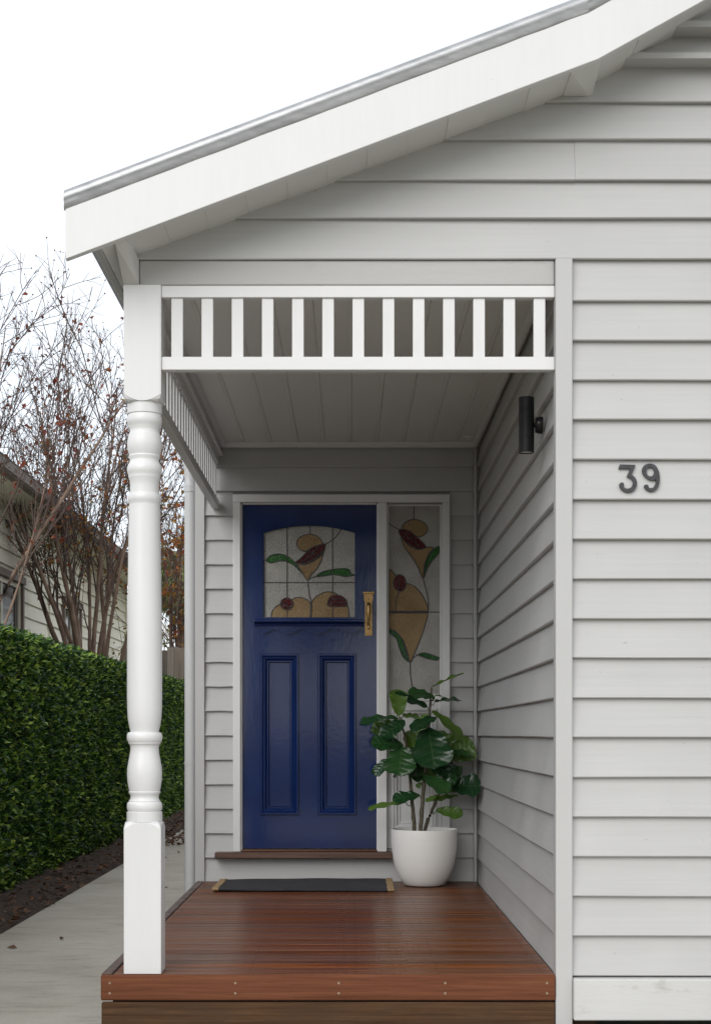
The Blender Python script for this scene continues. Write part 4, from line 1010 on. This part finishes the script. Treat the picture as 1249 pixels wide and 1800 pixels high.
# ------------------------------------------------------------------ trees
def grow(r, V, Fc, tips, start, d, ln, r0, r1, nseg, wob, upb, nside):
    pts = [start]; rads = [r0]; dd = d.normalized()
    for i in range(nseg):
        dd = (dd + rv(r, wob) + Vector((0, 0, upb))).normalized()
        pts.append(pts[-1] + dd * ln / nseg); rads.append(r0 + (r1 - r0) * (i + 1) / nseg)
    tube_geo(V, Fc, pts, rads, nside)
    return pts, rads
def along(pts, t):
    k = min(len(pts) - 2, int(t * (len(pts) - 1))); f_ = t * (len(pts) - 1) - k
    return pts[k].lerp(pts[k + 1], f_), (pts[k + 1] - pts[k]).normalized()
def myrtle(name, label, base, stems_spec, seed, leaf_n, leafm, nb=8, nt=6, pods=True, leaf_low=True, lsc=1., trunk_h=1.5, t0=.12, group='crape myrtles behind the hedge'):
    r = random.Random(seed)
    t_ = thing(name, base, label, 'tree', group)
    base = Vector(base); tv, tf, wv, wf = [], [], [], []; tips = []; leafpos = []
    for (ox, oy, dx, dy, dz, ln, rad) in stems_spec:
        p0, _ = grow(r, tv, tf, tips, base + Vector((ox, oy, 0)), Vector((dx * .25, dy * .25, 1)), trunk_h, rad * 1.1, rad, 5, .03, .02, 8)
        pts, rads = grow(r, tv, tf, tips, p0[-1], Vector((dx, dy, dz)), ln - trunk_h, rad, rad * .2, 12, .055, .015, 8)
        for k in range(nb):
            t = t0 + (.98 - t0) * (k + r.random()) / nb
            p_, d_ = along(pts, t)
            bd = (d_ + rv(r, .34)).normalized(); bl = ln * r.uniform(.2, .42) * (1.15 - .5 * t)
            br = rad * (.42 - .25 * t)
            bp, _ = grow(r, wv, wf, tips, p_, bd, bl, br, .0032, 6, .09, .05, 5)
            for q in range(nt):
                t2 = .18 + .8 * (q + r.random()) / nt
                p2, d2 = along(bp, t2)
                tl = r.uniform(.22, .55)
                tp, _ = grow(r, wv, wf, tips, p2, (d2 + rv(r, .42)).normalized(), tl, .0040, .0022, 4, .11, .05, 3)
                leafpos.append((p2.lerp(tp[-1], r.random()), d2))
                for e in range(3):
                    t3 = r.uniform(.3, 1); p3, d3_ = along(tp, t3)
                    ep, _ = grow(r, wv, wf, tips, p3, (d3_ + rv(r, .45)).normalized(), r.uniform(.08, .2),   .0026, .0016, 2, .1, .03, 3)
                    if pods and r.random() < .3:
                        c = ep[-1]; s_ = r.uniform(.006, .010); b0 = len(wv)
                        wv += [c + Vector(o_) * s_ for o_ in ((1, 0, 0), (-1, 0, 0), (0, 1, 0), (0, -1, 0), (0, 0, 1), (0, 0, -1))]
                        wf += [(b0 + a, b0 + b_, b0 + c_) for a, b_, c_ in ((0, 2, 4), (2, 1, 4), (1, 3, 4), (3, 0, 4), (2, 0, 5), (1, 2, 5), (3, 1, 5), (0, 3, 5))]
    mesh_obj('trunk', tv, tf, m_bark, t_, True)
    tag(mesh_obj('branches', wv, wf, m_twig, t_, True), kind='stuff')
    if leaf_low: leafpos.sort(key=lambda q: q[0].z + r.gauss(0, 1.0))
    else: r.shuffle(leafpos)
    items = []
    for p_, d_ in leafpos[:leaf_n]:
        for e in range(r.choice((1, 1, 2, 3))):
            ln_ = r.uniform(.035, .065) * lsc
            items.append((p_ + rv(r, .03), (rv(r, 1) + Vector((0, 0, -.5))).normalized(), rv(r, 1).normalized(), ln_, ln_ * .6, r.random()))
    scatter('leaves', items, leafm, t_)
    return t_
r = random.Random(3)
DT = 17.8; b1_ = P(172, 1145, DT); bx_, by_ = b1_.x, b1_.y
spec = []
for i in range(13):
    a = r.uniform(0, 6.28); lean = r.uniform(.05, .34)
    spec.append((.15 * math.cos(a), .15 * math.sin(a), lean * math.cos(a) * .95, lean * math.sin(a), 1, r.uniform(3.7, 5.2), r.uniform(.024, .038)))
myrtle('myrtle_tree', 'bare brown multi-stemmed tree with rusty leaves in front of the cream wall', (bx_, by_, GZ), spec, 7, 800, m_orange, 10, 9, True, True, 1., 1.5, .3)
DT = 13.2; b2_ = P(-58, 1200, DT)
r = random.Random(9)
spec = [(.0, 0, .15, .05, 1, 4.9, .030), (.06, .1, .12, .1, 1, 4.7, .028), (-.05, -.1, .02, -.05, 1, 4.6, .03), (.1, -.05, .17, .02, 1, 3.9, .014), (-.05, .15, .06, .15, 1, 4.9, .022), (-.1, .05, -.12, .1, 1, 4.5, .03)]
myrtle('myrtle_tree', 'slender bare tree with dark red leaves rising at the window of the cream house', (b2_.x, b2_.y, GZ), spec, 12, 420, m_red, 11, 8, True, True, 1.15, 1.4, .3)
DT = 23.5; b3_ = P(322, 1150, DT)
r = random.Random(15); spec = []
for i in range(9):
    a = r.uniform(0, 6.28); lean = r.uniform(.03, .25)
    spec.append((.1 * math.cos(a), .1 * math.sin(a), lean * math.cos(a) - .05, lean * math.sin(a), 1, r.uniform(3.6, 5.4), r.uniform(.02, .032)))
myrtle('myrtle_tree', 'autumn tree thick with red-orange leaves above the paling fence', (b3_.x, b3_.y, GZ), spec, 17, 800, m_orange, 9, 8, False, False, 1.7)

# ------------------------------------------------------------------ neighbour's house
NX = -3.8
nb_y0, nb_y1 = CAMY + 13.0, CAMY + 26.0
NZ = 3.40
nbh = thing('neighbour_house', (NX - 3, 14, GZ), 'cream weatherboard house with brown gutter behind the hedge', 'house')
nw = plate('side_wall', [[(nb_y0, GZ), (nb_y1, GZ), (nb_y1, NZ), (nb_y0, NZ)]], 0, .05, m_cream, nbh)
for vv in nw.data.vertices: vv.co = Vector((NX - .03 - vv.co.y, vv.co.x, vv.co.z))
wins = [(CAMY + 15.9, CAMY + 17.72, 1.05, 2.585), (CAMY + 20.36, CAMY + 21.55, 1.05, 2.60)]
np_, zb = .168, .05
k = 0; zc = zb
YJ = CAMY + 3.8 * F / 529.0          # vertical cover strip
while zc < NZ - .03:
    z1 = min(zc + np_, NZ)
    segs = [(nb_y0, YJ - .014), (YJ + .014, nb_y1)]
    for (wy0, wy1, wz0, wz1) in wins:
        if z1 > wz0 - .07 and zc < wz1 + .05:
            ns = []
            for a, b_ in segs:
                if wy0 - .07 > a and wy1 + .07 < b_: ns += [(a, wy0 - .07), (wy1 + .07, b_)]
                else: ns.append((a, b_))
            segs = ns
    for a, b_ in segs: board(nw, a, b_, zc, z1, Vector((NX, 0, 0)), YA, XA, rs=500 + k, mat=m_cream, step=.028, nseg=5); k += 1
    zc += np_
box('cover_strip', NX - .02, NX + .014, YJ - .013, YJ + .013, 0, NZ, m_cream, nw, .002)
box('corner_strip', NX - .05, NX + .016, nb_y1 + .001, nb_y1 + .06, GZ, NZ, m_cream, nw, .002)
for (wy0, wy1, wz0, wz1) in wins:
    wd = box('window', NX - .035, NX - .029, wy0, wy1, wz0, wz1, m_win, nbh, 0)
    for a, b_ in ((wy0 - .07, wy0), (wy1, wy1 + .07)): box('architrave', NX - .03, NX + .03, a, b_, wz0 - .06, wz1, m_brown, wd, .003)
    box('architrave', NX - .03, NX + .045, wy0 - .09, wy1 + .09, wz1 + .0005, wz1 + .085, m_brown, wd, .003)
    box('window_sill', NX - .03, NX + .06, wy0 - .09, wy1 + .09, wz0 - .10, wz0 - .0605, m_brown, wd, .003)
    for a, b_ in ((wy0 + .0005, wy0 + .05), (wy1 - .05, wy1 - .0005)): box('sash_stile', NX - .028, NX - .002, a, b_, wz0 - .06, wz1 - .0005, m_cream, wd, .002)
    mid = (wz0 + wz1) / 2
    for a, b_ in ((wz1 - .055, wz1 - .001), (mid - .02, mid + .02), (wz0, wz0 + .06)): box('sash_rail', NX - .027, NX - .004, wy0 + .051, wy1 - .051, a, b_, m_cream, wd, .002)
    yc = (wy0 + wy1) / 2; box('glazing_bar', NX - .026, NX - .008, yc - .012, yc + .012, wz0 + .061, mid - .0205, m_cream, wd, .002); box('glazing_bar', NX - .026, NX - .008, yc - .012, yc + .012, mid + .0205, wz1 - .056, m_cream, wd, .002)
box('eave_soffit', NX - .02, NX + .42, nb_y0, nb_y1 + .3, NZ - .0, NZ + .02, m_cream, nbh, 0)
bm = bmesh.new()
gsec = [(NX + .421, NZ - .02), (NX + .50, NZ - .02), (NX + .525, NZ + .0), (NX + .53, NZ + .085), (NX + .54, NZ + .10), (NX + .52, NZ + .10), (NX + .515, NZ + .01), (NX + .43, NZ + .01), (NX + .43, NZ + .1), (NX + .421, NZ + .1)]
prism_y('gutter', gsec, nb_y0 - .2, nb_y1 + .32, m_gutter, nbh)
V = [(NX + .43, nb_y0 - .2, NZ + .11), (NX - 4.5, nb_y0 - .2, NZ + 2.4), (NX - 4.5, nb_y1 + .3, NZ + 2.4), (NX + .43, nb_y1 + .3, NZ + .11)]
V += [(x, y, z_ + .04) for x, y, z_ in V]
mesh_obj('roof', V, [(0, 1, 2, 3), (4, 7, 6, 5), (0, 4, 5, 1), (1, 5, 6, 2), (2, 6, 7, 3), (3, 7, 4, 0)], m_roofn, nbh)
box('end_wall', NX - 7.5, NX - .06, nb_y1 - .06, nb_y1 - .0, GZ, NZ, m_cream, nbh, 0)
box('end_wall', NX - 7.5, NX - .06, nb_y0, nb_y0 + .06, GZ, NZ, m_cream, nbh, 0)

# ------------------------------------------------------------------ far yard: paling fence, shed, palm, shrub
DF = 22.4
fence = thing('paling_fence', (-2.6, CAMY + DF, GZ), 'weathered grey paling fence beyond the end of the hedge', 'fence')
r = random.Random(33); x = -3.35; i = 0
while x < -.95:
    w_ = .092; h = 2.12 + r.uniform(-.06, .05)
    o = prism_y('paling', [(x, GZ), (x + w_, GZ), (x + w_, h - .02), (x + w_ * .8, h), (x + w_ * .2, h), (x, h - .02)], CAMY + DF + (i % 2) * .016, CAMY + DF + .014 + (i % 2) * .016, m_paling, fence)
    x += w_ * .92; i += 1
for z_ in (.35, 1.6): box('rail', -3.35, -.95, CAMY + DF + .0315, CAMY + DF + .07, z_, z_ + .08, m_paling, fence, .003)
DS = 32.0
shed = thing('garden_shed', (-3.2, CAMY + DS + 1, GZ), 'pale roofed outbuilding beyond the paling fence', 'shed')
za, zb_ = P(270, 1089, DS), P(345, 1124, DS)
th = .20
prism_y('roof', [(za.x - 1.2, za.z - (-1.2) * .0 + .55), (zb_.x + .5, zb_.z - .22), (zb_.x + .5, zb_.z - .22 - th), (za.x - 1.2, za.z + .55 - th)], CAMY + DS, CAMY + DS + 3, m_shed, shed)
box('wall', za.x - 1.1, zb_.x + .4, CAMY + DS + .3, CAMY + DS + 2.9, GZ, zb_.z - .45, m_cream, shed, 0)
# palm
DPm = 27.0
pb = P(326, 1000, DPm)
palm = thing('palm_tree', (pb.x, pb.y, GZ), 'drooping pale green palm behind the paling fence', 'palm')
V, Fc = [], []
tube_geo(V, Fc, [Vector((pb.x, pb.y, GZ)), Vector((pb.x + .03, pb.y, 2)), Vector((pb.x, pb.y, pb.z - .1))], [.2, .16, .15], 12, True); mesh_obj('trunk', V, Fc, m_bark, palm, True)
r = random.Random(41)
for k in range(34):
    a = 6.283 * k / 34 * 3.0 + r.uniform(-.2, .2); el = r.uniform(-.3, 1.0); ln = r.uniform(.9, 1.4)
    d_ = Vector((math.cos(a) * math.cos(el), math.sin(a) * math.cos(el), math.sin(el))); p_ = Vector((pb.x, pb.y, pb.z)); pts = [p_]
    for s_ in range(10):
        d_ = (d_ + Vector((0, 0, -.17))).normalized(); pts.append(pts[-1] + d_ * ln / 10)
    V, Fc, rn = [], [], []
    tube_geo(V, Fc, pts, [.014 * (1 - .8 * i / 10) for i in range(11)], 4)
    rn = [.6] * len(V)
    side = Vector((-math.sin(a), math.cos(a), 0))
    for s_ in range(44):
        t = .12 + .88 * s_ / 44; q, dq = along(pts, t)
        for sg in (-1, 1):
            l_ = .55 * math.sin(math.pi * min(.96, t * .85 + .12)); e1 = (side * sg * .55 + dq * .6 + Vector((0, 0, -.15)) + rv(r, .05)).normalized(); e2 = (e1 + Vector((0, 0, -.9))).normalized()
            w_ = dq.cross(e1).cross(e1).normalized() * .011; b0 = len(V)
            V += [q - w_, q + w_, q + e1 * l_ * .5 + w_, q + e1 * l_ * .5 - w_, q + e1 * l_ * .5 + e2 * l_ * .5]
            Fc += [(b0, b0 + 1, b0 + 2, b0 + 3), (b0 + 3, b0 + 2, b0 + 4)]; c = min(1, max(0, r.gauss(.45, .25))); rn += [c] * 5
    me = bpy.data.meshes.new('frond'); me.from_pydata([tuple(p_) for p_ in V], [], Fc); at_ = me.attributes.new('rnd', 'FLOAT', 'POINT'); at_.data.foreach_set('value', rn)
    me.materials.append(m_palm); link(bpy.data.objects.new('frond', me), palm)
# sparse yellow shrub between fence and palm
sb = P(300, 1135, 24.5)
shrub = thing('shrub', (sb.x, sb.y, GZ), 'yellowing twiggy shrub rising behind the paling fence', 'shrub')
r = random.Random(52); V, Fc = [], []; items = []
for i in range(26):
    a = r.uniform(0, 6.28); pts, _ = grow(r, V, Fc, [], Vector((sb.x + r.uniform(-.5, .5), sb.y + r.uniform(-.3, .3), GZ)), Vector((.25 * math.cos(a), .25 * math.sin(a), 1)), r.uniform(2.3, 3.1), .012, .003, 8, .1, .02, 4)
    for q in range(26):
        p_, d_ = along(pts, r.uniform(.55, 1)); l_ = r.uniform(.05, .1)
        items.append((p_ + rv(r, .08), (rv(r, 1)).normalized(), rv(r, 1).normalized(), l_, l_ * .45, r.random()))
mesh_obj('stems', V, Fc, m_twig, shrub); scatter('foliage', items, m_yel, shrub)

# ------------------------------------------------------------------ street in front; unseen tree added to darken the door reflection
m_asph = noisy('asphalt', (.035, .035, .036), (.065, .064, .062), 40, .9, 0, .5, .004)
tag(box('road', -60, 60, -19, -11, GZ - .14, GZ - .05, m_asph, None, 0), 'grey asphalt street in front of the house', kind='structure')
m_added_tree_leaf = leafmat('added_street_tree_leaf', [(.02, .045, .015), (.04, .08, .02), (.07, .11, .03)], .6, .2)
TX, TY = -.9, -20.0
st_ = thing('added_street_tree', (TX, TY, GZ), 'unseen dark leafy tree added across the street for the door reflection', 'tree')
V, Fc = [], []; tube_geo(V, Fc, [Vector((TX, TY, GZ)), Vector((TX + .1, TY, 1.6)), Vector((TX, TY, 4.6))], [.2, .16, .08], 10); r = random.Random(77)
for i in range(9):
    a = i * .7; grow(r, V, Fc, [], Vector((TX + .05, TY, 2.2 + .2 * i)), Vector((math.cos(a), math.sin(a), .8)), 2.4, .07, .015, 6, .1, .05, 6)
mesh_obj('trunk', V, Fc, m_bark, st_, True); items = []
for i in range(95):
    d_ = rv(r, 1).normalized() * r.random() ** .4; c = Vector((TX + 2.6 * d_.x, TY + 1.9 * d_.y, 5.4 + 2.7 * d_.z))
    for q in range(60): l_ = r.uniform(.14, .26); items.append((c + rv(r, .3), rv(r, 1).normalized(), rv(r, 1).normalized(), l_, l_ * .6, r.random()))
scatter('crown', items, m_added_tree_leaf, st_)
